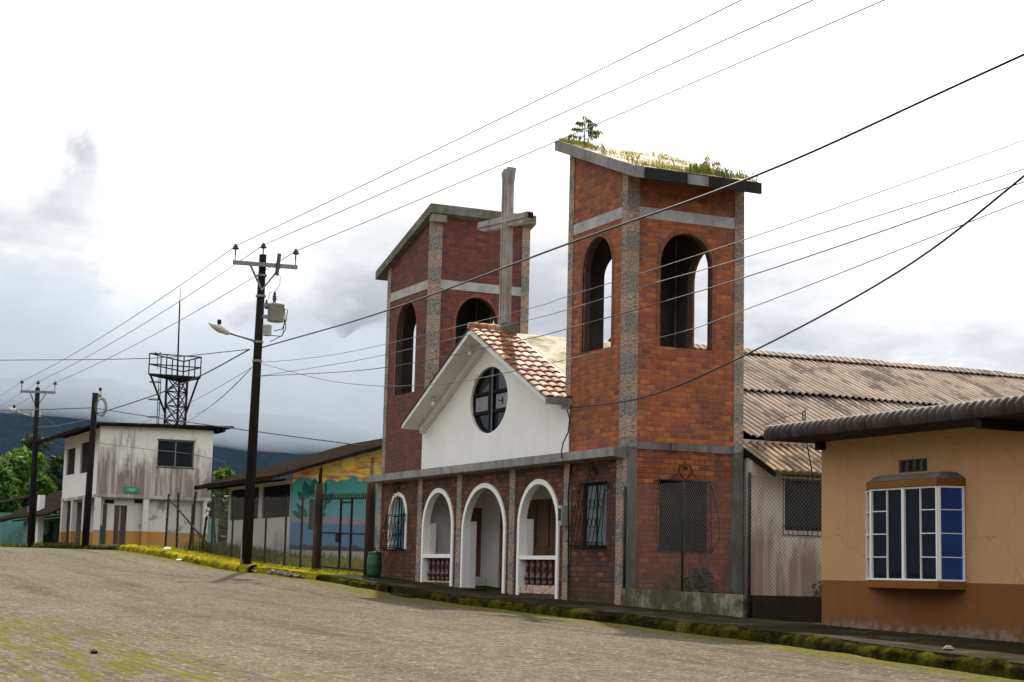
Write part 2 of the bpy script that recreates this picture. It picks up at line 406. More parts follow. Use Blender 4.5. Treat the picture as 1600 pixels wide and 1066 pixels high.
def corrugated_mat(name, cols, stain, amt, valley=0, rgh=.9, spc=.05):
    a = N(name); p = a.sep(a.pos)
    v = a.com(a.m_('MULTIPLY', p[0], .9), a.m_('MULTIPLY', p[1], 1.6), 0)
    f = a.noise(1, 5, .65, vec=v)
    c = a.ramp(a.noise(2.5, 4, .6), [(.3, cols[0]), (.7, cols[1])])
    sheet = a.white(a.com(a.m_('FLOOR', a.m_('DIVIDE', p[1], .9)), a.m_('FLOOR', a.m_('DIVIDE', a.m_('ADD', p[0], 60), 1.6)), 0))
    c = a.mix(a.m_('MULTIPLY', sheet, .25), c, stain)
    c = a.mix(a.m_('MULTIPLY', a.step(f, .50, .60), amt), c, stain)
    c = a.mix(a.m_('MULTIPLY', a.step(a.noise(1, 3, .6, vec=a.com(a.m_('MULTIPLY', p[0], .6), a.m_('MULTIPLY', p[1], 14), 0)), .48, .7), .4), c, stain)
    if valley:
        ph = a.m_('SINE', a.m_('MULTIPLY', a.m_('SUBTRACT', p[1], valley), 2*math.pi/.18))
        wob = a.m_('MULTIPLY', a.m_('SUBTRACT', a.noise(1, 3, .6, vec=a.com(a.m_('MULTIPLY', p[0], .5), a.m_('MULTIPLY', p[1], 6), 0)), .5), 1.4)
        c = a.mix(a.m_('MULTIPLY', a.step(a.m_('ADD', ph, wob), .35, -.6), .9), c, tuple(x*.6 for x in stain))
    return a.out(c, rgh, a.bump(a.noise(40, 3), .15, .005), 0, spc)
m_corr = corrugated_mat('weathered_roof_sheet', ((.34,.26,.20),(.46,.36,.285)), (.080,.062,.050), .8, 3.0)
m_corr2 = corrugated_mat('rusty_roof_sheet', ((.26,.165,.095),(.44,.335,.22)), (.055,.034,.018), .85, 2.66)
m_corrdark = corrugated_mat('dark_roof_sheet', ((.016,.012,.010),(.030,.023,.019)), (.010,.008,.007), .6, 0, 1.0, .0)

def tiles_mat(name, cols, spec=.4, rough=.5):
    a = N(name); i = a.geo.outputs['Random Per Island']
    c = a.ramp(i, cols)
    c = a.mix(a.m_('MULTIPLY', a.step(a.noise(6, 4, .65), .45, .7), .55), c, (.10,.05,.03))
    return a.out(c, rough, a.bump(a.noise(40, 3), .2, .006), 0, spec)
m_tile = tiles_mat('clay_tile', [(0,(.13,.048,.024)),(.4,(.23,.082,.036)),(.6,(.30,.125,.060)),(.78,(.42,.27,.16)),(1,(.55,.43,.31))], .2, .7)
m_darktile = tiles_mat('grey_roof_tile', [(0,(.030,.026,.023)),(.5,(.042,.037,.033)),(1,(.060,.053,.047))], .07, .6)

m_iron = plain('black_iron', (.014,.013,.012), .3, 5, .7, .06)
m_steel = plain('galvanised_steel', (.17,.17,.165), .3, 6, .5, .5)
m_fence = plain('fence_wire', (.10,.098,.09), .3, 6, .6, .4)
m_post = plain('dark_fence_post', (.032,.032,.028), .4, 4, .8, .04)
def rust():
    a = N('rusty_column'); f = a.noise(1, 4, .65, vec=a.v_('MULTIPLY', a.pos, (5,5,.7)))
    c = a.ramp(f, [(.38,(.016,.010,.008)),(.58,(.040,.018,.009)),(.75,(.13,.058,.018))])
    return a.out(c, .85, a.bump(a.noise(30,3), .3, .01))
m_rust = rust()
def polemat():
    a = N('dark_wooden_pole'); f = a.noise(1, 4, .6, vec=a.v_('MULTIPLY', a.pos, (12,12,.8)))
    c = a.ramp(f, [(.3,(.008,.006,.005)),(.7,(.022,.017,.014))])
    return a.out(c, .95, a.bump(f, .4, .02), 0, .08)
m_pole = polemat()
m_polebase = plain('worn_pole_foot', (.22,.20,.17), .5, 6)
m_cable = plain('black_cable', (.012,.012,.013), .2, 3, .5, .4, 0)
m_wire = plain('grey_wire', (.10,.10,.10), .2, 3, .5, .4, 0)
m_porc = plain('brown_porcelain', (.04,.026,.022), .3, 4, .3, .6, 0)
m_tank = plain('grey_tank_paint', (.30,.30,.29), .25, 4, .5, .4)
m_lamp = plain('lamp_housing', (.42,.42,.38), .2, 5, .5, .4)
m_bulb = plain('white_bulb', (.75,.74,.70), .05, 5, .3, .5)
def wood(name, c0, c1):
    a = N(name); f = a.noise(1, 4, .6, vec=a.v_('MULTIPLY', a.pos, (14,14,1.2)))
    return a.out(a.ramp(f, [(.3,c0),(.7,c1)]), .45, a.bump(f, .3, .006), 0, .4)
m_door = wood('varnished_brown_door', (.10,.042,.016), (.22,.095,.035))
m_doord = wood('dark_brown_door', (.035,.018,.012), (.07,.034,.02))
m_balu = plain('dark_red_ceramic', (.055,.018,.013), .3, 5, .25, .6)
def flagstone():
    a = N('pink_flagstone'); e = a.vor(7, feature='DISTANCE_TO_EDGE'); cc = a.sep(a.vor(7, out='Color'))[0]
    c = a.ramp(cc, [(.1,(.30,.13,.085)),(.5,(.38,.20,.13)),(.9,(.45,.33,.25))])
    return a.out(a.mix(a.step(e, .04, .07), (.52,.46,.38), c), .7)
m_flag = flagstone()

def glass(name, col, rough=.04, spec=.5, metallic=0):
    a = N(name); c = a.ramp(a.noise(1.5, 2), [(.3, tuple(x*.8 for x in col)), (.7, tuple(x*1.15 for x in col))])
    return a.out(c, rough, a.bump(a.noise(1.4, 2), .05, .02), metallic, spec)
m_glassdk = glass('dark_glass', (.012,.013,.014), .06, .25)
m_glassgr = glass('frosted_grey_pane', (.10,.125,.135), .4, .3)
m_glasslt = glass('frosted_light_pane', (.20,.21,.21), .5, .3)
m_glassbl = glass('blue_mirror_glass', (.038,.135,.72), .03, .5, 1)
m_void = plain('dark_room', (.015,.014,.013), .2)
def seeglass():
    a = N('clear_pane'); t = a.n('ShaderNodeBsdfTransparent'); t.inputs[0].default_value = (.82,.9,.88,1)
    g = a.n('ShaderNodeBsdfGlossy'); g.inputs[1].default_value = .03
    fr = a.n('ShaderNodeFresnel'); mx = a.n('ShaderNodeMixShader'); a.t.links.new(a.m_('MULTIPLY', fr.outputs[0], .12), mx.inputs[0])
    a.t.links.new(t.outputs[0], mx.inputs[1]); a.t.links.new(g.outputs[0], mx.inputs[2])
    o = a.n('ShaderNodeOutputMaterial'); a.t.links.new(mx.outputs[0], o.inputs[0]); return a.m
m_clear = seeglass()

def leaf(name, stops, trans=.35, scale=.5, rough=.6):
    a = N(name); i = a.geo.outputs['Random Per Island']
    f = a.m_('ADD', a.m_('MULTIPLY', a.noise(scale, 3, .6), .75), a.m_('MULTIPLY', i, .35))
    c = a.ramp(f, stops)
    return a.out(c, rough, None, 0, .03, trans)
m_leafA = leaf('green_leaves', [(.25,(.014,.035,.006)),(.5,(.04,.095,.012)),(.75,(.10,.18,.02))])
m_leafB = leaf('bright_leaves', [(.25,(.018,.046,.006)),(.5,(.058,.118,.011)),(.78,(.155,.235,.024))], .4)
m_leafD = leaf('dark_leaves', [(.25,(.012,.022,.009)),(.5,(.026,.045,.016)),(.75,(.055,.085,.025))], .3)
m_leafS = leaf('sapling_leaves', [(.25,(.03,.05,.01)),(.5,(.06,.09,.015)),(.8,(.12,.16,.03))], .4, 3)
m_grass = leaf('yellow_moss_grass', [(.2,(.055,.065,.005)),(.45,(.15,.15,.008)),(.62,(.27,.245,.012)),(.85,(.40,.34,.03))], .45, 1.6)
m_tall = leaf('tall_weeds', [(.2,(.035,.045,.008)),(.5,(.08,.085,.014)),(.8,(.15,.14,.03))], .4, 1.2)
m_rgrass = leaf('roof_grass', [(.2,(.10,.11,.012)),(.5,(.21,.20,.03)),(.8,(.32,.28,.07))], .45, 3)
m_bark = plain('bark', (.06,.045,.032), .4, 6)

# ground materials
def road_mat():
    a = N('worn_cobble_paving'); p = a.sep(a.pos)
    st = a.com(p[0], p[1], 0)
    # interlocking pavers
    bt = a.n('ShaderNodeTexBrick'); a.put(bt.inputs['Vector'], a.v_('ADD', st, a.v_('MULTIPLY', a.noise(1.6, 3, .6, vec=st, out='Color'), (.22,.16,0)))); bt.inputs['Scale'].default_value = 1
    for k, v in (('Brick Width',.24),('Row Height',.13),('Mortar Size',.012),('Mortar Smooth',.3)): bt.inputs[k].default_value = v
    bt.inputs['Color1'].default_value = (.0,.0,.0,1); bt.inputs['Color2'].default_value = (1,1,1,1); bt.inputs['Mortar'].default_value = (.5,.5,.5,1)
    mort = bt.outputs['Fac']; pv = a.sep(bt.outputs['Color'])[0]
    big = a.noise(.22, 5, .6, vec=st); med = a.noise(2.3, 5, .7, vec=st); fine = a.noise(24, 4, .75, vec=st)
    c = a.ramp(big, [(.3,(.125,.106,.076)),(.7,(.195,.166,.122))])
    c = a.mix(a.m_('MULTIPLY', pv, .35), c, (.26,.222,.165))
    c = a.mix(a.step(med, .35, .75), a.mix(.5, c, (.05,.042,.032), 'MIX'), c)
    c = a.mix(a.m_('MULTIPLY', a.step(fine, .50, .68), .7), c, (.42,.365,.275))
    c = a.mix(a.m_('MULTIPLY', a.step(a.noise(55, 3, .7, vec=st), .53, .66), .75), c, (.024,.020,.016))
    c = a.mix(a.m_('MULTIPLY', a.step(a.noise(5, 4, .75, vec=st), .50, .40), .6), c, (.075,.064,.050))
    c = a.mix(a.m_('MULTIPLY', a.step(a.noise(9, 3, .7, vec=a.v_('ADD', st, (7,3,0))), .58, .68), .55), c, (.32,.28,.215))
    trk = a.noise(1, 4, .65, vec=a.com(a.m_('MULTIPLY', p[0], .10), a.m_('MULTIPLY', p[1], .9), 3))
    c = a.mix(a.m_('MULTIPLY', a.step(trk, .52, .70), .45), c, (.04,.034,.027))
    c = a.mix(a.m_('MULTIPLY', a.step(a.noise(7, 3, .7, vec=st), .58, .70), .55), c, (.03,.026,.02))
    c = a.mix(a.m_('MULTIPLY', a.m_('MULTIPLY', mort, a.step(a.noise(1.3, 4, .6, vec=st), .4, .62)), .5), c, (.055,.048,.034))
    gl = a.m_('GREATER_THAN', a.white(a.com(a.m_('FLOOR', a.m_('MULTIPLY', p[0], 28)), a.m_('FLOOR', a.m_('MULTIPLY', p[1], 28)), 0)), .994)
    c = a.mix(a.m_('MULTIPLY', gl, .7), c, (.42,.40,.36))
    # moss: by the kerb, and creeping in between the stones on the near left
    yk = a.m_('SUBTRACT', a.m_('ADD', p[1], a.m_('MULTIPLY', a.step(p[0], -22, -14.5), 1.15)), a.m_('MULTIPLY', a.step(p[0], -33, -44), .75))
    kerb = a.m_('ADD', a.step(yk, -4.2, -2.4), a.m_('MULTIPLY', a.step(yk, -3.2, -2.5), .5)); left = a.m_('MULTIPLY', a.step(p[1], -8.4, -11.8), a.step(p[0], -36, -22))
    mo = a.m_('ADD', a.m_('MULTIPLY', kerb, .66), a.m_('MULTIPLY', left, .44))
    mn = a.m_('ADD', a.m_('MULTIPLY', a.noise(.8, 4, .65, vec=st), .8), a.m_('MULTIPLY', a.noise(5, 4, .7, vec=st), .45))
    rows = a.m_('MULTIPLY', a.step(a.noise(1, 3, .6, vec=a.com(a.m_('MULTIPLY', p[0], .7), a.m_('MULTIPLY', p[1], 4.5), 0)), .42, .60), a.m_('MULTIPLY', left, .35))
    mk = a.step(a.m_('ADD', a.m_('ADD', mn, a.m_('MULTIPLY', mo, .62)), rows), .98, 1.22)
    mk = a.m_('MULTIPLY', mk, a.m_('ADD', .35, a.m_('MULTIPLY', a.step(a.noise(7, 4, .75, vec=st), .40, .56), .65)))
    mc = a.mix(a.noise(9, 3, .6, vec=st), (.060,.054,.006), (.17,.15,.012))
    c = a.mix(a.m_('MULTIPLY', mk, .9), c, mc)
    h = a.m_('ADD', a.m_('ADD', a.m_('MULTIPLY', mort, -1.2), fine), a.m_('MULTIPLY', a.noise(60, 3, .7, vec=st), .5))
    return a.out(c, 1, a.bump(h, .8, .025), 0, 0)
m_road = road_mat()
def side_mat():
    a = N('damp_pavement'); f = a.noise(.9, 5, .65); g = a.noise(4, 4, .7)
    c = a.ramp(f, [(.3,(.016,.013,.007)),(.55,(.034,.028,.016)),(.8,(.10,.086,.058))])
    c = a.mix(a.m_('MULTIPLY', a.step(a.m_('ADD', a.m_('MULTIPLY', f, -.5), g), .16, .32), .85), c, (.018,.017,.004))
    return a.out(c, 1, a.bump(a.noise(25, 4, .7), .4, .015), 0, .03)
m_side = side_mat()
def kerb_mat():
    a = N('mossy_kerb'); f = a.m_('ADD', a.m_('MULTIPLY', a.noise(3.5, 5, .75), .6), a.m_('MULTIPLY', a.noise(.75, 4, .6), .4))
    nz = a.sep(a.geo.outputs['Normal'])[2]
    c = a.ramp(f, [(.36,(.085,.078,.060)),(.41,(.022,.020,.010)),(.47,(.018,.017,.005)),(.54,(.050,.047,.006)),(.62,(.095,.086,.009)),(.70,(.13,.12,.085))])
    return a.out(c, .95, a.bump(a.noise(28, 5, .75), 1, .05), 0, 0)
m_kerb = kerb_mat()
def earth_mat():
    a = N('grassy_earth'); f = a.noise(.8, 6, .7)
    c = a.ramp(f, [(.3,(.035,.032,.014)),(.5,(.06,.062,.016)),(.7,(.10,.10,.02))])
    return a.out(c, .95, a.bump(a.noise(12, 5, .75), .8, .05), 0, 0)
m_earth = earth_mat()
def verge_mat():
    a = N('mossy_verge'); f = a.noise(1.6, 6, .7)
    c = a.ramp(f, [(.30,(.05,.045,.012)),(.45,(.17,.15,.010)),(.62,(.33,.28,.014)),(.8,(.20,.16,.07))])
    return a.out(c, .95, a.bump(a.noise(20, 5, .75), 1, .05), 0, 0)
m_verge = verge_mat()
def hill_mat():
    a = N('forested_slope'); f = a.noise(.012, 6, .7); g = a.noise(.05, 4, .7)
    c = a.ramp(a.m_('ADD', a.m_('MULTIPLY', f, .6), a.m_('MULTIPLY', g, .4)), [(.3,(.006,.011,.011)),(.5,(.011,.019,.016)),(.7,(.022,.033,.022))])
    return a.out(c, 1, a.bump(g, 1, 20), 0, 0)
m_hill = hill_mat()
m_stone = plain('pale_stone', (.16,.15,.13), .5, 12)
m_litter = plain('white_litter', (.8,.8,.78), .1, 5)
m_drum = plain('green_drum_plastic', (.012,.058,.028), .5, 3, .4, .4)
m_sign = plain('green_sign_enamel', (.012,.22,.11), .08, 3, .4, .4)
m_teal = plain('teal_wall_paint', (.12,.27,.24), .2)
m_signw = plain('white_lettering', (.75,.78,.75), .05)
m_pink = plain('pink_paint', (.42,.03,.10), .2)

# ------------------------------------------------------------------ setting: ground, road, pavement, kerb
def sheet(name, x0, x1, y0, y1, dz, mat, nx=60, ny=4, bump=0.0, skirt=False):
    mb = MB()
    xs = [x0+(x1-x0)*i/nx for i in range(nx+1)]; ys = [(y0(0) if callable(y0) else y0)]
    for i in range(nx+1):
        for j in range(ny+1):
            X = xs[i]; a = y0(X) if callable(y0) else y0; b = y1(X) if callable(y1) else y1
            Y = a+(b-a)*j/ny
            z = zs(X)+dz + (bump*mnoise.noise(Vector((X*1.3, Y*1.3, 0))) if bump else 0)
            mb.v.append((X, Y, z))
    for i in range(nx):
        for j in range(ny):
            k = i*(ny+1)+j; mb.f.append((k, k+ny+1, k+ny+2, k+1))
    if skirt:
        i0 = len(mb.v)
        for i in range(nx+1): v = mb.v[i*(ny+1)]; mb.v.append((v[0], v[1]-.01, v[2]-.24))
        for i in range(nx): mb.f.append((i0+i, i0+i+1, (i+1)*(ny+1), i*(ny+1)))
    return mb.build(name, mat, None, not skirt, 'structure', fixn=False)
KX = [(-110,-1.2),(-70,-1.2),(-58,-1.25),(-49,-1.35),(-46,-1.25),(-42,-1.35),(-36,-1.6),(-30,-1.85),(-25,-2.0),(-21.5,-2.15),(-19.8,-2.35),(-17,-2.85),(-14.4,-3.15),(-8,-3.4),(25,-3.6)]
def kerb_y(x):
    for (a, b), (c, d) in zip(KX, KX[1:]):
        if x <= c: return b+(d-b)*(x-a)/(c-a)
    return KX[-1][1]
# ground: one sheet out to the hills
mb = MB()
gx = [-6400,-3500,-2000,-1000,-400,-200,-140] + [-110+i*2.5 for i in range(57)] + [60,150,400,1500,4000]
gy = [-4000,-1500,-500,-150,-60,-30,-24,-2.2,0,6,14,30,70,200,600,1500,3500,6000]
for X in gx:
    for Y in gy:
        far = max(0, min(1, (math.hypot(X, Y)-200)/1500)); z = zs(max(-400, min(30, X)))*(1-far) + 1.0*far
        mb.v.append((X, Y, z-.30 if Y < -2 else z-.06))
ny = len(gy)
for i in range(len(gx)-1):
    for j in range(ny-1):
        k = i*ny+j; mb.f.append((k, k+ny, k+ny+1, k+1))
mb.build('ground', m_earth, None, True, 'structure', fixn=False)
sheet('road', -100, 24, -26, lambda x: kerb_y(x)+.05, -.17, m_road, 124, 24, .02)
sheet('pavement', -42.4, 24, lambda x: kerb_y(x)+.02, .1, -.005, m_side, 100, 5, .012, True)
sheet('verge', -66, -42.4, lambda x: kerb_y(x)+.02, .3, .0, m_verge, 60, 5, .05, True)
sheet('verge', -100, -66.01, lambda x: kerb_y(x)+.02, .3, .0, m_earth, 40, 4, .05, True)

def kerb(name, x0, x1, step=.06, h=.2, w=.16, amp=.032, seed=0, mat=None):
    mb = MB(); n = int((x1-x0)/step); K = 9
    for i in range(n+1):
        X = x0+(x1-x0)*i/n; Y = kerb_y(X); zr = zs(X)-.2
        brk = .8+.2*max(0, min(1, 2.2*(mnoise.noise(Vector((X*1.1, seed, 2)))+.5)))
        big = mnoise.noise(Vector((X*.45, seed, 7)))+(1.1*mnoise.noise(Vector((X*1.9, seed, 17))) if X > -22 else 0)
        for k in range(K):
            t = math.pi*k/(K-1)
            dy = -math.cos(t)*(w/2+.03); dz = (math.sin(t)**.55)*(h+.045*big)*brk
            o = amp*1.3*mnoise.noise(Vector((X*4, k*.7, seed))) + amp*.9*mnoise.noise(Vector((X*13, k*1.3, seed+5)))
            mb.v.append((X, Y+dy+o, zr+dz+o*.8))
    for i in range(n):
        for k in range(K-1):
            a = i*K+k; mb.f.append((a, a+K, a+K+1, a+1))
    return mb.build(name, mat or m_kerb, None, True, 'structure', fixn=False)
kerb('kerb', -35.8, -12, seed=1, h=.185, w=.13); kerb('kerb', -42.5, -36.9, seed=3, h=.19, w=.13)
kerb('kerb', -65.2, -48.3, .12, .25, .3, .07, 5, m_verge); kerb('kerb', -84, -65.3, .2, .2, .3, .05, 6); kerb('kerb', -12, 24, .3, .21)

# hills under low cloud
def base_angle(x):   # elevation of the cloud base by bearing, degrees above the horizon
    x = max(-1200, min(2200, x))
    return 4.0 + 1.05/(1+math.exp((x-215)/45)) - (1.2*min(1,(x-700)/900) if x > 700 else 0)
def hills():
    mb = MB(); nu, nv = 170, 24
    for i in range(nu+1):
        x = -1500 + 3600*i/nu; az = YAW + math.atan((x-CX)/FPX); e = base_angle(x)+.95
        for j in range(nv+1):
            t = j/nv; r_ = 1300+1700*t
            nz = mnoise.fractal(Vector((math.sin(az)*r_*.0022, math.cos(az)*r_*.0022, 3)), .8, 2.1, 6)
            z = r_*math.tan(R(e))*(t*t*(3-2*t))*(1+.10*nz) + 12*nz*t - 2
            if j == nv: z -= 80
            mb.v.append((CAM.x+math.sin(az)*r_, CAM.y+math.cos(az)*r_, z))
    for i in range(nu):
        for j in range(nv):
            k = i*(nv+1)+j; mb.f.append((k, k+nv+1, k+nv+2, k+1))
    return mb.build('hills', m_hill, None, True, 'structure', fixn=False)
hills()
def volume(name, col, dens, aniso=.2):
    a = N(name); v = a.n('ShaderNodeVolumePrincipled'); v.inputs['Color'].default_value = (*col, 1); v.inputs['Density'].default_value = dens; v.inputs['Anisotropy'].default_value = aniso
    o = a.n('ShaderNodeOutputMaterial'); a.t.links.new(v.outputs[0], o.inputs['Volume']); return a.m
def cloud_bank():
    mb = MB(); nu, nk = 120, 20
    for i in range(nu+1):
        x = -1450 + 3400*i/nu; az = YAW + math.atan((x-CX)/FPX); eb = base_angle(x); rc_ = 2250
        zc = rc_*math.tan(R(eb+1.7)); hz = rc_*R(1.75)
        for k in range(nk):
            th = 2*math.pi*k/nk
            nz = mnoise.fractal(Vector((x*.010, math.cos(th)*1.5, math.sin(th)*1.5)), .8, 2, 4)
            endt = min(1, i/6, (nu-i)/6)**.5 if 0 < i < nu else .02
            r_ = rc_+520*math.cos(th)*endt; z = zc+hz*math.sin(th)*(1+.28*nz)*endt + (12*nz if math.sin(th) < 0 else 20*nz)
            mb.v.append((CAM.x+math.sin(az)*r_, CAM.y+math.cos(az)*r_, max(z, 3)))
    for i in range(nu):
        for k in range(nk):
            l = (k+1) % nk; mb.f.append((i*nk+k, (i+1)*nk+k, (i+1)*nk+l, i*nk+l))
    mb.f.append(tuple(range(nk-1,-1,-1))); mb.f.append(tuple(nu*nk+k for k in range(nk)))
    return mb.build('low_cloud', volume('cloud_vapour', (.52,.57,.63), .0030, .1), None, True, 'stuff', 'grey low cloud lying on the wooded hills')  # low cloud bank covering the hilltops, built as a volume
cloud_bank()
hz_ = MB().box(-6500, 4400, -4500, 6500, -22, 420).build('haze', volume('blue_haze', (.22,.46,1.0), .000022, .0), None, False, 'stuff', 'thin blue haze in the air')

# ------------------------------------------------------------------ church
ch = thing('church', 'red brick church with two bell towers, white gable and a large cross', 'church', (-35.2, 0, zs(-35.2)))
FX0, FX1 = -41.93, -28.95
gz = lambda x: zs(x)-.25
A1, A2, A3 = (-38.80,-37.11), (-36.42,-34.25), (-33.45,-31.70)      # openings
# lower front wall
f = MB().wall('Y', 0, .13, FX0, FX1, -.75, 2.47, [(-41.06,-40.02,.58,1.42,.49), (A1[0],A1[1],-.20,1.05,.86), (A2[0],A2[1],-.70,.95,.98), (A3[0],A3[1],-.36,1.05,.86), (-30.60,-29.62,.57,1.84,0)])
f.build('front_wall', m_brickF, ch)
for (l, r_), z0, sp, ri in ((A1,zs(-38)-.1,1.05,.86), (A2,zs(-35.3)-.1,.95,.98), (A3,zs(-32.5)-.1,1.05,.86)):
    MB().arch_ring('Y', -.035, .132, l+.006, r_-.006, z0, sp, ri-.006, .106).build('arch_trim', m_arch, ch)
MB().arch_ring('Y', -.03, .129, -41.054, -40.026, .58, 1.42, .484, .096).build('window_trim', m_arch, ch)
# white block piers inside the arches
for (l, r_), zt in ((A1,1.2),(A2,1.2),(A3,1.2)):
    MB().box(l-.05, l+.015, .131, .30, -.75, zt).build('jamb', m_jamb, ch)
    MB().box(r_-.015, r_+.05, .131, .30, -.75, zt).build('jamb', m_jamb, ch)
# low strips, rails and balusters
for (l, r_), zb, zl, zh in ((A1,-.165,.37,.46),(A3,-.19,.34,.42)):
    MB().box(l+.005, r_-.005, .005, .22, -.75, zb).build('flagstone_base', m_flag, ch)
    ra = MB().box(l+.003, r_-.003, -.015, .20, zl, zh).build('rail', m_trim, ch)
    n = 6
    for k in range(n):
        X = l+.17+(r_-l-.34)*k/(n-1); H = zl-zb
        prof = [(.05,0),(.05,.03*H),(.068,.08*H),(.045,.12*H),(.075,.25*H),(.078,.33*H),(.04,.46*H),(.052,.54*H),(.048,.66*H),(.06,.76*H),(.042,.82*H),(.062,.93*H),(.062,H)]
        MB().lathe((X, .11, zb), prof, 10).build('baluster', m_balu, ch, True)
# porch interior
pi = MB()
pi.wall('Y', 1.66, .1, -39.0, -31.15, -.75, 2.4, [(-38.1,-33.75,-.75,1.75,0)])
pi.wall('X', -39.1, .1, .131, 1.76, -.75, 2.4, [(1.02,1.60,-.05,1.62,0)])
pi.box(-31.15, -31.05, .131, 1.76, -.75, 2.4)
pi.build('porch_walls', m_inner, ch)
MB().box(-39.1, -31.1, .131, 1.8, 2.1, 2.2).build('porch_ceiling', m_inner, ch)
MB().box(-39.1, -31.05, .131, 1.9, -.8, zs(-35.2)+.02).build('porch_floor', m_side, ch)
d = MB(); d.box(-38.1, -35.31, 1.70, 1.75, -.5, 1.75); d.box(-35.29, -33.75, 1.70, 1.75, -.5, 1.75)
for dx in (-36.87, -35.29):
    for (a0, a1, b0, b1) in ((.15,.7,.1,.9),(.84,1.39,.1,.9),(.15,.7,1.05,2.05),(.84,1.39,1.05,2.05)):
        d.box(dx+a0, dx+a1, 1.675, 1.702, -.4+b0, -.4+b1)
d.build('main_door', m_door, ch)
d = MB(); d.box(-39.06, -39.02, 1.02, 1.60, -.05, 1.62)
for b0, b1 in ((.1,.7),(.85,1.5)): d.box(-39.022, -39.0, 1.12, 1.50, -.05+b0, -.05+b1)
d.build('side_door', m_door, ch)
MB().box(-39.0, -38.75, .95, 1.64, -.5, -.07).build('door_step', m_trim, ch)
# pilasters on the lower front
for (l, r_) in ((-41.95,-41.70), (-39.22,-38.95), (-36.83,-36.57), (-33.98,-33.72), (-31.40,-31.13), (-29.19,-28.93)):
    MB().box(l, r_, -.03, .06, zs(l)-.2, 2.29).build('pilaster', m_pil, ch)
# side (south) wall of the lower storey under the right tower and its concrete frame
s_ = MB().wall('X', FX1-.13, .13, .14, 2.62, -.8, 2.47, [(.785,1.86,.55,1.88,0)])
s_.build('side_wall', m_brickS, ch)
MB().box(-29.05, -28.925, .05, .27, -.8, 2.455).build('concrete_column', m_concdark, ch)
MB().box(-29.05, -28.925, 2.42, 2.66, -.8, 2.455).build('concrete_column', m_concdark, ch)
mb = MB().box(-29.1, -28.92, .0, 2.68, 2.457, 2.60); mb.box(-29.0, -28.87, 1.0, 1.16, 2.46, 2.60); mb.build('concrete_beam', m_concdark, ch)
# left tower lower side wall, open window to the mural behind
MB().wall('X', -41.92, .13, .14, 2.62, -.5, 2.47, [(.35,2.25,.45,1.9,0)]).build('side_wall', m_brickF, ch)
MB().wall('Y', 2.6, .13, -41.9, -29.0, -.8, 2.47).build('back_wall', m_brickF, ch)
# ledge
lx1 = onY(957, 700, -.3).x
MB().prism([(-.30,2.29),(0.01,2.26),(.01,2.50),(-.30,2.46)], 'yz', -42.05, lx1).build('ledge', m_conc, ch)
MB().prism([(-.27,2.28),(0.01,2.25),(.01,2.49),(-.27,2.45)], 'yz', lx1+.003, -28.90).build('ledge_end', m_concdark, ch)
# windows
def pane(parent, axis, pos, a0, a1, z0, z1, mat, name='pane', t=.012):
    mb = MB(); mb.box(*((a0,a1,pos,pos+t) if axis == 'Y' else (pos,pos+t,a0,a1)), z0, z1); return mb.build(name, mat, parent)
w6 = MB().wall('Y', .05, .04, -30.60, -29.62, .57, 1.84, [(-30.55,-30.13,.62,1.79,0), (-30.09,-29.67,.62,1.79,0)]).build('window', m_iron, ch)
pane(w6, 'Y', .065, -30.55, -30.13, .62, 1.79, m_glassgr); pane(w6, 'Y', .066, -30.09, -29.67, .62, 1.79, m_glassgr)
ws = MB().wall('X', FX1-.08, .03, .785, 1.86, .55, 1.88, [(.82,1.30,.60,1.23,0),(1.34,1.82,.60,1.23,0),(.82,1.30,1.27,1.83,0),(1.34,1.82,1.27,1.83,0)]).build('window', m_iron, ch)
pane(ws, 'X', FX1-.07, .80, 1.84, .58, 1.86, m_glassdk)
wl = MB()
for X in (-40.72, -40.54, -40.36): wl.box(X-.012, X+.012, .07, .10, .58, 1.9)
for z in (.95, 1.40): wl.box(-41.05, -40.03, .072, .098, z-.015, z+.015)
wl = wl.build('window', m_iron, ch)
pane(wl, 'Y', .08, -41.05, -40.03, .585, 1.42, m_clear)

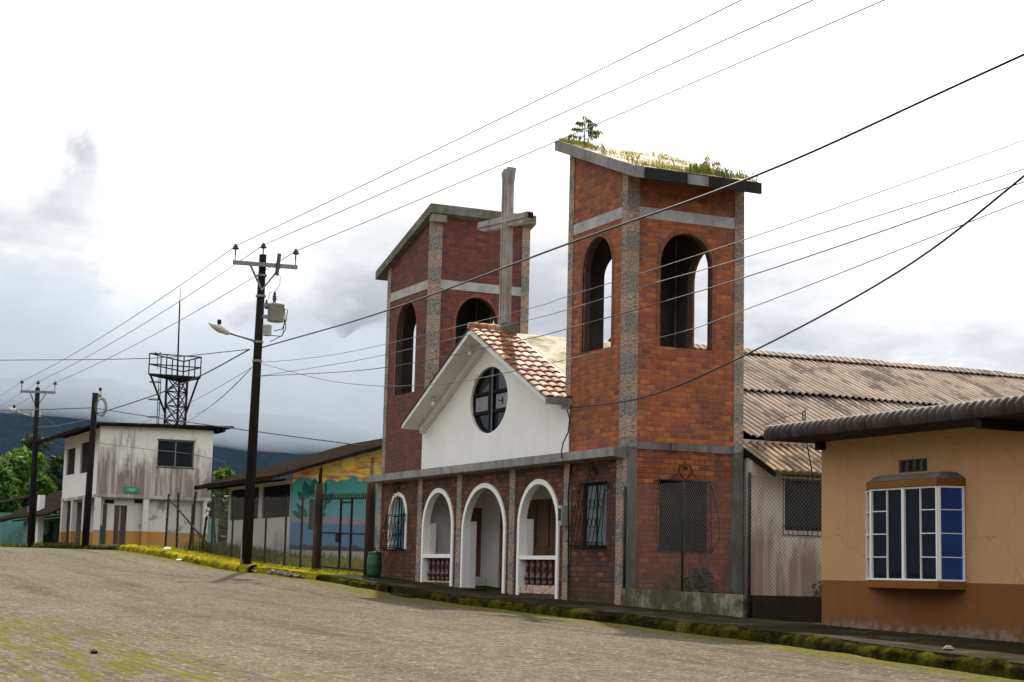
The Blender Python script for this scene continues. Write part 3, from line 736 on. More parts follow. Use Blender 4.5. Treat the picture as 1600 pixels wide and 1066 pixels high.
def grille(parent, axis, pos, out, a0, a1, z0, z1, n, belly=.2, heart=True, top_arch=0):
    """wrought iron grille that bellies out at the foot, loops along the bottom, two curled arms on top"""
    def P(a, d, z): return (a, pos+out*d, z) if axis == 'Y' else (pos+out*d, a, z)
    g = MB(); H = z1-z0; c = (a0+a1)/2; r = .009
    for k in range(n):
        a = a0+(a1-a0)*k/(n-1)
        zt = z1 + (top_arch*math.sqrt(max(0, 1-((a-c)/((a1-a0)/2+.02))**2)) if top_arch else 0)
        pts = [P(a, .03, zt), P(a, .05, zt-.1*H)]
        for t in (.25,.5,.75,.9): pts.append(P(a, .05+(belly-.05)*(t**1.4), zt-(zt-z0)*t))
        pts += [P(a, belly+.02, z0+.05), P(a, belly*.9, z0-.015), P(a, belly*.55, z0), P(a, belly*.35, z0+.06), P(a, belly*.5, z0+.13), P(a, belly*.75, z0+.11)]
        g.tube(pts, r, 5)
        if k < n-1 and n > 3:
            for zz in (z0+.38*H, z0+.66*H):
                dd = .05+(belly-.05)*((1-(zz-z0)/H)**1.4); rr = (a1-a0)/(n-1)*.42; ca = a+(a1-a0)/(n-1)/2
                g.tube([P(ca+rr*math.cos(q*math.pi/5), dd, zz+rr*1.25*math.sin(q*math.pi/5)) for q in range(11)], .007, 4)
    for zz, dd in ((z1-.02,.035),(z0+.06,belly+.02),(z0+.02,.02)):
        g.tube([P(a0-.03,dd,zz), P(a1+.03,dd,zz)], .011, 5)
    for a in (a0-.02, a1+.02):
        g.tube([P(a,.0,z1-.02), P(a,.035,z1-.02)], .01, 4); g.tube([P(a,.0,z0+.02), P(a,belly+.02,z0+.06)], .01, 4)
        sg = -1 if a < c else 1
        g.tube([P(a+sg*.07*(1-math.cos(q*.7))*.8, .05, z1-.12+.07*math.sin(q*.7)*1.3) for q in range(9)], .009, 4)
        g.tube([P(a, .05, z1-.08), P(a+sg*.10, .14, z0+.5*H), P(a+sg*.12, .18, z0+.2*H), P(a+sg*.02, .1, z0+.04)], .009, 4)
    if heart:
        for sg in (-1, 1):
            g.tube([P(c+sg*.30*(a1-a0), .04, z1+top_arch), P(c+sg*.19, .04, z1+top_arch+.10), P(c+sg*.15, .04, z1+top_arch+.20)], .007, 5)
            g.tube([P(c+sg*x_, .05, z1+top_arch+z_) for x_, z_ in ((.02,.02),(.10,.10),(.15,.19),(.12,.27),(.05,.28),(.01,.23),(.04,.20))], .011, 5)
    if heart: g.tube([P(c, .045, z1+top_arch+.22), P(c, .045, z1+top_arch+.38)], .008, 4)
    return g.build('window_grille', m_iron, parent)
grille(ch, 'Y', -.005, -1, -30.62, -29.60, .55, 1.86, 7, .24)
grille(ch, 'Y', -.03, -1, -41.10, -39.98, .55, 1.45, 6, .22, True, .5)
grille(ch, 'X', FX1, 1, .76, 1.90, .52, 1.90, 6, .12)

# gable
GC, GAP, SL = -35.1, 5.46, .48
gtop = lambda x: GAP-.12-SL*abs(x-GC)
g = MB()
g.wall('Y', -.03, .18, -39.05, -31.22, 2.30, None or (lambda x: gtop(x)-.03), [(-35.19, 1.0, 3.88, .745, 'oval')])
# split at apex needs a cut: second pass handled by an extra cap
g.build('gable_wall', m_white, ch)
MB().prism([(-35.5,gtop(-35.5)-.10),(GC,gtop(GC)-.02),(-34.7,gtop(-34.7)-.10)], 'xz', -.028, .148).build('gable_cap', m_white, ch)
rw = MB()
rw.box(-35.29, -35.17, .02, .07, 3.14, 4.62)
for zz in (3.62, 4.06): rw.box(-36.17, -34.2, .015, .075, zz-.03, zz+.03)
n = 40
for k in range(n):
    t0, t1 = 2*math.pi*k/n, 2*math.pi*(k+1)/n
    p = [(-35.19+q*math.cos(t), 3.88+q2*math.sin(t)) for t in (t0, t1) for q, q2 in ((1.0,.745),(.95,.70))]
    rw.prism([p[0], p[1], p[3], p[2]], 'xz', .03, .09)
rw = rw.build('round_window', m_iron, ch)
def ellp(hx, hz, n=40): return [(-35.19+hx*math.cos(2*math.pi*k/n), 3.88+hz*math.sin(2*math.pi*k/n)) for k in range(n)]
MB().prism(ellp(.985,.735), 'xz', .085, .095).build('pane', m_glassdk, rw)
pane(rw, 'Y', .055, -36.08, -35.42, 3.67, 3.99, m_glasslt); pane(rw, 'Y', .056, -34.98, -34.28, 3.67, 3.99, m_glasslt)
pane(rw, 'Y', .012, -35.14, -35.08, 3.16, 4.60, m_glassgr, 'mullion')
la = MB(); la.box(-34.82, -34.60, .035, .05, 3.83, 3.845); la.box(-34.62, -34.605, .035, .05, 3.76, 3.91); la.build('latch', m_iron, rw)
MB().prism([(-36.0,4.34),(-35.85,4.45),(-35.82,4.55),(-35.98,4.5)], 'xz', -.045, -.032).build('plaster_patch', m_inner, ch)
# porch roof: soffit slabs, moulding, tiles
YF, YB = -.58, .55
ro = MB()
for sgn in (-1, 1):
    e = GC+sgn*3.93; zt = GAP-SL*3.93
    ro.prism([(GC,GAP-.02),(e,zt-.02),(e,zt-.12),(GC,GAP-.14)], 'xz', YF, YB)
ro.build('porch_roof', m_soffit, ch)
mo = MB()
for sgn in (-1, 1):
    e = GC+sgn*3.80; zt = GAP-SL*3.80
    mo.prism([(GC,GAP-.135),(e,zt-.135),(e,zt-.27),(GC,GAP-.29)], 'xz', -.17, -.034)
mo.build('eave_moulding', m_soffit, ch)
fe = MB().box(GC+3.90, GC+3.97, YF-.01, .0, GAP-SL*3.93-.13, GAP-SL*3.93+.01).build('fascia', m_conc, ch)
MB().prism([(GC-.0,GAP+.02),(GC-3.97,GAP-SL*3.97+.02),(GC-3.97,GAP-SL*3.97-.018),(GC,GAP-.018)], 'xz', YF-.02, YB).build('roof_edge', m_darktile, ch)
ti = MB(); ncol, ncrs = 5, 14; cw = (1.05)/ncol; L = math.hypot(3.97, SL*3.97)/ncrs
dirv = Vector((1, 0, -SL)).normalized(); nrm = Vector((SL, 0, 1)).normalized()
for c_ in range(ncol):
    yc = YF-.03+cw*(c_+.5)
    for k in range(ncrs):
        p0 = Vector((GC-.06, 0, GAP+.0)) + dirv*(L*k-.03); i0 = len(ti.v)
        for e in (0, 1):
            for q in range(7):
                t = math.pi*q/6; lift = .02+.03*e
                rr = cw*.53*(1-.10*(1-e))
                p = p0 + dirv*(e*(L+.05)) + nrm*(lift-.01 + math.sin(t)*rr*.48 + rng.uniform(-.003,.003))
                ti.v.append((p.x, yc-math.cos(t)*rr, p.z))
        for q in range(6): ti.f.append((i0+q, i0+q+1, i0+7+q+1, i0+7+q))
        ti.f.append(tuple(i0+7+q for q in range(7)))
ti.build('roof_tiles', m_tile, ch, fixn=False)
rc = MB()
for k in range(5):
    y0 = YF-.02+k*.21; rc.tube([(GC, y0, GAP+.02), (GC, y0+.22, GAP+.035)], .10, 10)
rc.build('ridge_tiles', m_tile, ch, True)
for (x, y) in ((677,626),(734,552)):
    q = onY(x, y, -.36); zt = GAP-SL*abs(q.x-GC)-.14
    lp = MB().lathe((q.x, -.36, zt-.09), [(.03,0),(.05,.03),(.055,.07),(.055,.12)], 10).build('soffit_lamp', m_lamp, ch, True)
    MB().ball((q.x, -.36, zt-.14), .045, 8, (1,1,1.5)).build('bulb', m_bulb, lp, True)
# mossy concrete roof behind the tiles, then the long corrugated nave roof
NS, NR = .435, 5.45
mb = MB(); pr = []
for sgn in (-1, 1):
    e = GC+sgn*3.98
    mb.prism([(GC,NR-.02),(e,NR-.02-.48*3.98),(e,NR-.14-.48*3.98),(GC,NR-.14)], 'xz', YB+.003, 3.6)
mb.build('concrete_roof', m_roofconc, ch)
def corrugate(x0, z0, x1, z1, y0, y1, per=.18, amp=.028, rows=1, lap=.0, thick=True):
    mb = MB(); nyy = int((y1-y0)/per*8); sx = (x1-x0)/rows; sz = (z1-z0)/rows
    for r_ in range(rows):
        xa, za = x0+sx*r_, z0+sz*r_ + .0; xb, zb = x0+sx*(r_+1)+(lap if r_ < rows-1 else 0)*(1 if sx > 0 else -1), z0+sz*(r_+1)+.006
        za -= .006; i0 = len(mb.v)
        for j in range(nyy+1):
            Y = y0+(y1-y0)*j/nyy; o = amp*math.sin(2*math.pi*(Y-y0)/per)
            for (xx, zz) in ((xa,za),((xa+xb)/2,(za+zb)/2),(xb,zb)):
                w_ = .02*mnoise.noise(Vector((xx*.7, Y*.5, r_)))
                mb.v.append((xx, Y, zz+o+w_))
        for j in range(nyy):
            for q in range(2):
                k = i0+j*3+q; mb.f.append((k, k+1, k+4, k+3))
    return mb
EX = -29.15
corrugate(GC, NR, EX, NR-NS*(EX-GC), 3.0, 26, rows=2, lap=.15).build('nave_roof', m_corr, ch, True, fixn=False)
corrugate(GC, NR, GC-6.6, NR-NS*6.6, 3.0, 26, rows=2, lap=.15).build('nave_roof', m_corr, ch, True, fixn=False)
rd = MB()
for k in range(12):
    y0 = 3.0+k*1.92; rd.prism([(GC-.25,NR-.03),(GC,NR+.085+.02*(k%2)),(GC+.25,NR-.03),(GC+.24,NR-.055),(GC,NR+.05+.02*(k%2)),(GC-.24,NR-.055)], 'xz', y0, y0+1.98)
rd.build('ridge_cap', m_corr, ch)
for X in (-29.4, -41.3): MB().wall('X', X, .15, 2.75, 25.79, -.9, NR-NS*(EX-GC)-.06).build('nave_wall', m_annexw, ch)
MB().prism([(-41.3,-.9),(-29.25,-.9),(-29.25,2.7),(GC,NR-.12),(-41.3,2.7)], 'xz', 25.8, 25.95).build('rear_wall', m_annexw, ch)
# lean-to along the side of the nave
an = MB().wall('X', -28.73, .13, 2.64, 26, -.9, 2.33, [(3.42,5.4,1.0,1.99,0)])
an.wall('Y', 2.745, .13, -29.4, -28.74, -.9, 2.4); an.build('lean_to_wall', m_annexw, ch)
corrugate(-29.32, 2.81, -27.82, 2.10, 2.66, 26, amp=.022).build('lean_to_roof', m_corr2, ch, True, fixn=False)
MB().prism([(-29.3,2.75),(-27.85,2.06),(-27.85,1.98),(-29.3,2.66)], 'xz', 2.66, 2.72).build('barge_board', m_iron, ch)
wv = MB().wall('X', -28.70, .05, 3.42, 5.4, 1.0, 1.99, [(3.49,4.4,1.06,1.93,0),(4.46,5.34,1.06,1.93,0)]).build('window', m_iron, ch)
pane(wv, 'X', -28.69, 3.45, 5.38, 1.03, 1.97, m_glassdk)
gb = MB()
for k in range(19): gb.tube([(-28.56, 3.36+k*.115, .90), (-28.56, 3.36+k*.115, 2.09)], .008, 5)
for z in (.91, 1.08, 2.0, 2.08): gb.tube([(-28.56, 3.34, z), (-28.56, 5.5, z)], .010, 5)
gb.build('window_bars', m_iron, ch)

# bell towers
def tower(X0, X1, slab_l, slab_r, slab_t, yov0, yov1, arches, band, mat):
    """slab_l, slab_r: (x, z) of the top edge of the mono-pitch roof slab at its two ends"""
    k = (slab_r[1]-slab_l[1])/(slab_r[0]-slab_l[0])
    top = lambda x: slab_l[1]+k*(x-slab_l[0])
    und = lambda x: top(x)-slab_t+.01
    zb = 2.46; D = 2.63; T = .05; T2 = .12
    (fa0, fa1), (sa0, sa1), si, sp, ri = arches
    t = MB()
    op = [(fa0,fa1,si,sp,ri)]; os_ = [(sa0,sa1,si,sp,ri)]
    t.wall('Y', 0, T, X0, X1, zb, und, op); t.wall('Y', D-T, T, X0, X1, zb, und, op)
    t.wall('X', X0, T, T, D-T, zb, und(X0), os_); t.wall('X', X1-T, T, T, D-T, zb, und(X1-T), os_)
    tw = t.build('bell_tower', mat, ch)
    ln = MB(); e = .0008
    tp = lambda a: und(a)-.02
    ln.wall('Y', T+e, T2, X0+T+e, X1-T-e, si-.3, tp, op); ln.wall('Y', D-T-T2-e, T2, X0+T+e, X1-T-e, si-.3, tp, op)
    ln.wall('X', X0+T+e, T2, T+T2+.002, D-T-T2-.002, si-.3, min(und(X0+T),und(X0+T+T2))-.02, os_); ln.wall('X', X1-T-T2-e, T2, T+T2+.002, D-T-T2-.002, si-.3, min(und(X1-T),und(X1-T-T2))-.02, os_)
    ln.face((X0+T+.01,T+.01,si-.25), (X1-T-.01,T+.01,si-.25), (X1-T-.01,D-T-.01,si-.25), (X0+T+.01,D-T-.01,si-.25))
    ln.build('inner_wall', m_innerdk, tw)
    p_ = .20
    for (a, b) in ((X0,0),(X1-p_,0),(X0,D-p_),(X1-p_,D-p_)):
        dx0 = a-(.02 if a == X0 else 0); dx1 = a+p_+(.02 if a != X0 else 0)
        dy0 = b-(.02 if b == 0 else 0); dy1 = b+p_+(.02 if b else 0)
        if b == 0 and a != X0: dy1 += .05
        MB().prism([(dx0,zb+.03),(dx1,zb+.03),(dx1,und(dx1)+.012),(dx0,und(dx0)+.012)], 'xz', dy0, dy1).build('corner_pilaster', m_pil, tw)
    b0, b1 = band
    MB().box(X0+p_+.002, X1-p_-.002, -.012, .05, b0, b1).build('band', m_granite, tw)
    MB().box(X1-.05, X1+.012, p_+.055, D-p_-.002, b0, b1).build('band', m_granite, tw)
    MB().arch_ring('Y', -.010, .02, fa0, fa1, si, sp, ri, .085).build('arch_edging', m_brickArch, tw)
    MB().arch_ring('X', X1+.010, X1-.02, sa0, sa1, si, sp, ri, .085).build('arch_edging', m_brickArch, tw)
    return tw, top
RT0, RT1 = onY(867,220,-.22), onY(990,259,-.22); RYE = onX(1187,290,RT1.x).y
twR, topR = tower(-31.41, -28.93, (RT0.x, RT0.z), (RT1.x, RT1.z), .21, -.2, 3.05, ((-30.77,-29.54),(.74,1.92),4.47,6.12,.63), (6.96,7.18), m_brickR)
sl = MB()
zt = [(RT0.x,RT0.z),(RT1.x,RT1.z),(RT1.x,RT1.z-.21),(RT0.x,RT0.z-.21)]
sl.prism(zt, 'xz', -.22, RYE)
sl.build('roof_slab', m_conc, twR)
MB().box(RT1.x+.003, RT1.x+.045, .02, RYE+.02, RT1.z-.225, RT1.z-.005).build('fascia', m_black, twR)
MB().box(RT1.x+.046, RT1.x+.06, .95, 1.42, RT1.z-.225, RT1.z-.03).build('fascia_patch', m_conc, twR)
MB().prism([(RT0.x+.02,RT0.z+.0),(RT1.x,RT1.z+.004),(RT1.x,RT1.z+.014),(RT0.x+.02,RT0.z+.012)], 'xz', -.20, RYE-.02).build('roof_crust', m_roofconc, twR)
twL, topL = tower(-41.75, -38.82, (-42.34, 7.86), (-38.64, 9.01), .22, -.15, 3.0, ((-41.04,-39.72),(.68,1.80),4.46,6.15,.66), (6.95,7.17), m_brickL)
sl = MB().prism([(-42.34,7.86),(-38.64,9.01),(-38.64,8.79),(-42.34,7.64)], 'xz', -.15, onX(838,345,-38.64).y)
sl.build('roof_slab', m_concmoss, twL)
mb = MB().box(-38.82, -38.665, -.10, .30, 8.58, 8.76); mb.build('roof_bracket', m_conc, twL)

# cross on the ridge
cr = MB(); YC = .29; cx0, cx1, cy0, cy1 = GC-.115, GC+.115, YC-.09, YC+.09
cr.prism([(cx0,5.30),(cx1,5.30),(cx1,8.83),(cx1+.10,9.19),(cx1-.02,9.21),(GC+.02,9.06),(cx0+.06,9.21),(cx0-.10,9.12),(cx0,8.83)], 'xz', cy0, cy1)
ad = Vector((.968, .25, 0)); an_ = Vector((-.25, .968, 0)); c0_ = Vector((GC, YC, 0))
def armpt(t, n_, z): p = c0_+ad*t+an_*n_; return (p.x, p.y, z)
for (p, q) in ((-.10,-.98),(.10,.80)):
    s1 = 1 if q > p else -1; pr = [(p,7.84),(q-s1*.20,7.84),(q,7.91),(q,8.08),(p,8.08)]; i0 = len(cr.v); k_ = len(pr)
    cr.v += [armpt(t, -.085, z) for t, z in pr]+[armpt(t, .085, z) for t, z in pr]
    cr.f += [tuple(range(i0,i0+k_)), tuple(range(i0+2*k_-1,i0+k_-1,-1))]+[(i0+m,i0+k_+m,i0+k_+(m+1)%k_,i0+(m+1)%k_) for m in range(k_)]
cr.bar(armpt(-.96,-.10,7.965), armpt(.77,-.10,7.965), .03, .05)
cr.box(cx0+.02, cx0+.075, cy0-.03, cy0-.001, 5.4, 9.0); cr.box(cx1-.08, cx1-.03, cy0-.025, cy0-.001, 5.4, 8.9)
cr = cr.build('cross', concrete('pale_cross_paint', (.36,.335,.32), 0, .6, .35), ch)
MB().box(GC-.19, GC+.19, cy0-.05, cy1+.12, 5.25, 5.62).build('cross_foot', m_concdark, cr)
MB().bar(armpt(.802,0,8.0), armpt(.815,0,8.0), .15, .13).build('arm_end', m_iron, cr)
# electric meter and conduit on a pilaster
me_ = MB().box(-31.36, -31.20, -.17, -.032, 1.02, 1.42); me_.build('meter_box', m_tank, ch)
MB().box(-31.33, -31.23, -.185, -.171, 1.12, 1.36).build('meter_glass', m_glassdk, ch)
MB().tube([(-31.10,-.03,2.27),(-31.16,-.05,1.6),(-31.12,-.05,1.0),(-31.11,-.04,zs(-31))], .014, 6).build('conduit', m_iron, ch)
MB().tube([onY(886,640,-.12), onY(890,655,-.08), onY(888,675,-.06), onY(880,692,-.2), onY(877,706,-.31), onY(877.5,716,-.32)], .014, 6).build('hanging_cable', m_cable, ch)

# ------------------------------------------------------------------ plants on the right tower
def compound_plant(name, base, h, nb, nl, ls, label, mat, lean=0, drop=.6):
    t = thing(name, label, 'plant', base)
    b = Vector(base); st = MB(); lf = MB()
    top = b+Vector((lean*h,.05*h,h)); st.tube([b, b+Vector((0,0,h*.5)), top], .014, 5, .006)
    for k in range(nb):
        hh = h*(.25+.75*k/(nb-1)); a = k*2.4+rng.uniform(-.5,.5); ln = h*(.62-.28*k/nb)*rng.uniform(.7,1.15)
        o = b+Vector((lean*hh, .05*hh, hh)); d_ = Vector((math.cos(a), math.sin(a), .35))
        pts = [o + d_*(ln*q/4) + Vector((0,0,-drop*.35*ln*(q/4)**2)) for q in range(5)]
        st.tube(pts, .006, 4, .003)
        for q in range(nl):
            tt = .25+.75*q/(nl-1); i_ = min(3, int(tt*4)); p = pts[i_].lerp(pts[i_+1], min(1, tt*4-i_))
            for sd in (-1, 1):
                side = Vector((-d_.y, d_.x, 0)).normalized()*sd
                dr = (side*rng.uniform(.2,.6) + Vector((0,0,-rng.uniform(.6,1.1))) + d_*rng.uniform(0,.4)).normalized(); wv = d_.normalized()*(ls*rng.uniform(.12,.2))
                lf.face(p, p+dr*ls*.45+wv, p+dr*ls, p+dr*ls*.45-wv)
    st.build('stem', m_bark, t); lf.build('leaves', mat, t, fixn=False)
    return t
q = onY(913, 224, .2); compound_plant('sapling', (q.x, .2, topR(q.x)), .60, 15, 8, .12, 'small sapling with drooping leaves on the high corner of the right tower roof', m_leafS)
q = onX(1102, 272, -28.75); compound_plant('weed', (-28.62, q.y, topR(-28.62)), .34, 6, 4, .13, 'leafy light green weed on the low edge of the right tower roof', m_rgrass, 0, .4)
def blades(name, pts, hmin, hmax, w, mat, label=None, lean=.35):
    mb = MB()
    for p in pts:
        h = rng.uniform(hmin, hmax); a = rng.uniform(0, 6.283); l = rng.uniform(0, lean)*h; b = a+rng.uniform(-.5,.5)+1.57
        sx, sy = math.cos(b)*w*.5, math.sin(b)*w*.5; tx, ty = math.cos(a)*l, math.sin(a)*l
        mb.face((p[0]-sx,p[1]-sy,p[2]), (p[0]+sx,p[1]+sy,p[2]), (p[0]+tx*.4+sx*.7,p[1]+ty*.4+sy*.7,p[2]+h*.6), (p[0]+tx,p[1]+ty,p[2]+h))
    return mb.build(name, mat, None, False, 'stuff', label, fixn=False)
def roof_tufts(n, x0, x1, y0, y1, thr, off):
    out = []
    for _ in range(n):
        X, Y = rng.uniform(x0, x1), rng.uniform(y0, y1)
        if mnoise.noise(Vector((X*2.3, Y*2.3, off))) > thr and mnoise.noise(Vector((X*7, Y*7, off+3))) > -.25: out.append((X, Y, topR(X)+.008))
    return out
blades('roof_grass', roof_tufts(3300, -31.9, RT1.x, -.18, RYE-.03, .12, 3)+roof_tufts(1500, RT1.x-.5, RT1.x, .2, RYE-.03, -.3, 5)+roof_tufts(900, -31.9, -31.0, -.18, .5, -.3, 8), .02, .12, .016, m_rgrass, 'grass growing on the mossy roof of the right tower', .8)
blades('roof_weeds', roof_tufts(600, RT1.x-.45, RT1.x, .9, RYE-.05, -.15, 5)+roof_tufts(260, -31.6, RT1.x, -.15, .1, .15, 11), .10, .27, .014, m_leafS, 'taller green weeds along the low edge of the right tower roof', .6)

# ------------------------------------------------------------------ fence by the right tower
def chainlink(mb, P, a0, a1, z0, z1, cell=.075, r=.0035):
    """diamond mesh of zigzag wires; P(a, z) -> point"""
    H = z1-z0; n = int((a1-a0)/cell)
    for k in range(-int(H/cell)-1, n+1):
        for sg in (1, -1):
            # straight diagonal wires a = a0 + k*cell + t (or mirrored), clipped to the panel
            s0 = a0+k*cell; t0 = max(0, a0-s0); t1 = min(H, a1-s0)
            if t1-t0 < .02: continue
            p, q = (P(s0+t0, z0+t0), P(s0+t1, z0+t1)) if sg > 0 else (P(s0+t0, z1-t0), P(s0+t1, z1-t1))
            mb.tube([p, q], r, 3, cap=False)
def posts(parent, pts, r=.025, mat=None, cap=True):
    for (x, y, z0, z1) in pts:
        MB().tube([(x,y,z0),(x,y,z1)], r, 8).build('post', mat or m_post, parent, True)
fc = thing('chain_link_fence', 'chain link fence on a mossy low wall beside the right tower', 'fence', (-26.8, 0, zs(-26.8)))
MB().prism([(-28.86,-.8),(-24.66,-.9),(-24.66,-.235),(-28.86,-.195)], 'xz', -.08, .07).build('low_wall', m_lowwall, fc)
posts(fc, [(-28.84,-.02,-.3,1.72), (-26.75,0,-.3,1.74), (-24.60,0,-.75,1.80)], .03)
mb = MB(); chainlink(mb, lambda a, z: (a, .0, z), -28.82, -24.62, -.20, 1.72, .075, .0034); mb.build('mesh', m_fence, fc, fixn=False)
fd = thing('chain_link_fence', 'chain link fence on a black damp wall beside the peach house', 'fence', (-24.6, 2, zs(-24.6)))
MB().box(-24.65, -24.52, .05, 5.0, -.95, -.235).build('low_wall', m_black, fd)
posts(fd, [(-24.59,2.6,-.3,1.80), (-24.59,4.9,-.3,1.8)], .025)
mb = MB(); chainlink(mb, lambda a, z: (-24.585, a, z), .02, 4.9, -.235, 1.74, .075, .0034)
mb.tube([(-24.585,.02,1.74),(-24.585,4.9,1.74)], .006, 4); mb.build('mesh', m_fence, fd, fixn=False)
def clump(name, label, c, rad, n, s, mat, kind_cat='plant', group=None):
    mb = MB(); c = Vector(c)
    for _ in range(n):
        v = Vector((rng.gauss(0,1), rng.gauss(0,1), rng.gauss(0,1))).normalized()*(rng.random()**.4)
        p = c+Vector((v.x*rad[0], v.y*rad[1], v.z*rad[2])); d_ = Vector((rng.gauss(0,1), rng.gauss(0,1), rng.gauss(-.3,.8))).normalized(); e_ = d_.orthogonal().normalized()
        mb.face(p, p+d_*s*.5+e_*s*.25, p+d_*s, p+d_*s*.5-e_*s*.25)
    return tag(mb.build(name, mat, None, fixn=False), label, kind_cat, group)
clump('bush', 'small dark bush behind the mossy low wall under the tower window', (-28.55, 1.45, -.12), (.28,.26,.42), 260, .12, m_leafD)
clump('weed', 'leafy weed at the foot of the damp white wall', (-28.2, 4.05, -.25), (.22,.25,.28), 140, .10, m_leafA)

q = onY(1256, 668, 1.4); wm = thing('wire_mast', 'thin wire bracket standing before the corrugated nave roof', 'bracket', (q.x, 1.4, q.z))
MB().tube([onY(1275, 770, 1.4), onY(1262, 700, 1.4), onY(1256, 668, 1.4), onY(1254, 645, 1.4), onY(1258, 641, 1.4), onY(1258, 660, 1.4)], .012, 5).build('bent_rod', m_iron, wm)
MB().tube([onY(1254, 645, 1.4), onY(1225, 652, 1.6), onY(1195, 664, 1.8)], .006, 4).build('loose_wire', m_iron, wm)
# ------------------------------------------------------------------ peach house on the right
hs = thing('house', 'peach coloured house with ochre base and white framed bay window', 'house', (-18, 0, zs(-18)))
HX0, HX1 = -22.55, -9.0
hw = MB().wall('Y', 0, .18, HX0, HX1, -1.15, 2.32, [(-20.62,-19.97,1.62,1.81,0)])
hw.wall('X', HX0, .18, .18, 7, -1.0, 2.32); hw.wall('Y', 7, .18, HX0, HX1, -1.1, 2.32); hw.wall('X', HX1-.18, .18, .18, 7, -1.2, 2.32)
hw.build('wall', m_peach, hs)
va = MB()
for k in range(4):
    a = -20.62+.1625*k; va.wall('Y', .03, .10, a+.002, a+.160, 1.62, 1.81, [(a+.018,a+.144,1.638,1.792,0)])
va.build('vent_blocks', concrete('vent_block', (.12,.115,.105), 0, .4), hs)
MB().box(-20.62, -19.97, .105, .125, 1.625, 1.805).build('vent_backing', m_glassgr, hs)
# bay window
BY = -.36; BZ0, BZ1 = .06, 1.40
c0 = onY(1361, 766, BY).x; c1 = onY(1466, 757, BY).x      # front corners of the bay
e0, e1 = -21.37, -19.17                                    # where the bay meets the wall
zA, zB = onY(1410, 907, BY).z, onY(1410, 762, BY).z
bw = MB()
def framed(mb, a, b, z0, z1, cols, bars):
    """frame of a flat lite set from point a to b: stiles, rails, glazing bars"""
    a = Vector((a[0],a[1],0)); b = Vector((b[0],b[1],0)); d_ = b-a; L_ = d_.length; d_.normalize(); w_ = .025
    up = Vector((0,0,1))
    def V(t, z): return (a.x+d_.x*t, a.y+d_.y*t, z)
    for t in (w_/2, L_-w_/2): mb.bar(V(t,z0), V(t,z1), w_, .05, d_.cross(up))
    for z in (z0+w_/2, z1-w_/2): mb.bar(V(w_,z), V(L_-w_,z), .04, w_)
    for t in cols: mb.bar(V(L_*t,z0+w_), V(L_*t,z1-w_), .012, .03, d_.cross(up))
    for (t0, t1) in bars:
        for k in (1,2,3): z = z0+(z1-z0)*k/4; mb.bar(V(max(w_,L_*t0),z), V(min(L_-w_,L_*t1),z), .03, .012)
framed(bw, (e0,-.01), (c0,BY), zA, zB, [], [(0,1)])
midx = (c0+c1)/2
framed(bw, (c0+.01,BY), (midx-.002,BY), zA, zB, [.5], [(0,.5)])
framed(bw, (midx+.002,BY), (c1-.01,BY), zA, zB, [.5], [(.5,1)])
framed(bw, (c1,BY), (e1,-.01), zA, zB, [], [(0,1)])
bwo = bw.build('bay_window', m_trim, hs)
def gp(a, b, mat):
    mb = MB(); d_ = (Vector(b)-Vector(a)); nn = Vector((-d_.y, d_.x)).normalized()*.012
    mb.face((a[0]+nn.x,a[1]+nn.y,zA+.02), (b[0]+nn.x,b[1]+nn.y,zA+.02), (b[0]+nn.x,b[1]+nn.y,zB-.02), (a[0]+nn.x,a[1]+nn.y,zB-.02))
    mb.face((a[0]+nn.x*2,a[1]+nn.y*2,zA+.02), (a[0]+nn.x*2,a[1]+nn.y*2,zB-.02), (b[0]+nn.x*2,b[1]+nn.y*2,zB-.02), (b[0]+nn.x*2,b[1]+nn.y*2,zA+.02))
    mb.build('pane', mat, bwo, fixn=False)
m_navy = glass('navy_tinted_glass', (.003,.005,.010), .03, .22)
gp((e0,-.01), (c0,BY), m_navy); gp((c0,BY), (midx,BY), m_navy); gp((midx,BY), (c1,BY), m_navy); gp((c1,BY), (e1,-.01), m_glassbl)
def bayprism(z0, z1, o, name, mat, top_in=None):
    mb = MB(); bot = [(e0-o*.6,-.003),(c0-o*.5,BY-o),(c1+o*.5,BY-o),(e1+o*.6,-.003)]
    topp = bot if top_in is None else [(e0+top_in*1.2,-.003),(c0+top_in*.6,BY+top_in),(c1-top_in*.6,BY+top_in),(e1-top_in*1.2,-.003)]
    i0 = len(mb.v); mb.v += [(x,y,z0) for x,y in bot]+[(x,y,z1) for x,y in topp]
    mb.f += [(0,1,2,3),(7,6,5,4),(0,4,5,1),(1,5,6,2),(2,6,7,3),(3,7,4,0)]
    return mb.build(name, mat, bwo)
bayprism(zA-.11, zA-.004, .03, 'sill', m_ochre)
bayprism(zB+.004, zB+.105, .05, 'hood_edge', m_ochre)
bayprism(zB+.107, zB+.205, .055, 'hood', concrete('hood_concrete', (.17,.145,.115), 0, .5), .12)
MB().box(-21.2, -19.2, -.03, -.004, .13, 1.36).build('dark_backing', m_void, bwo)
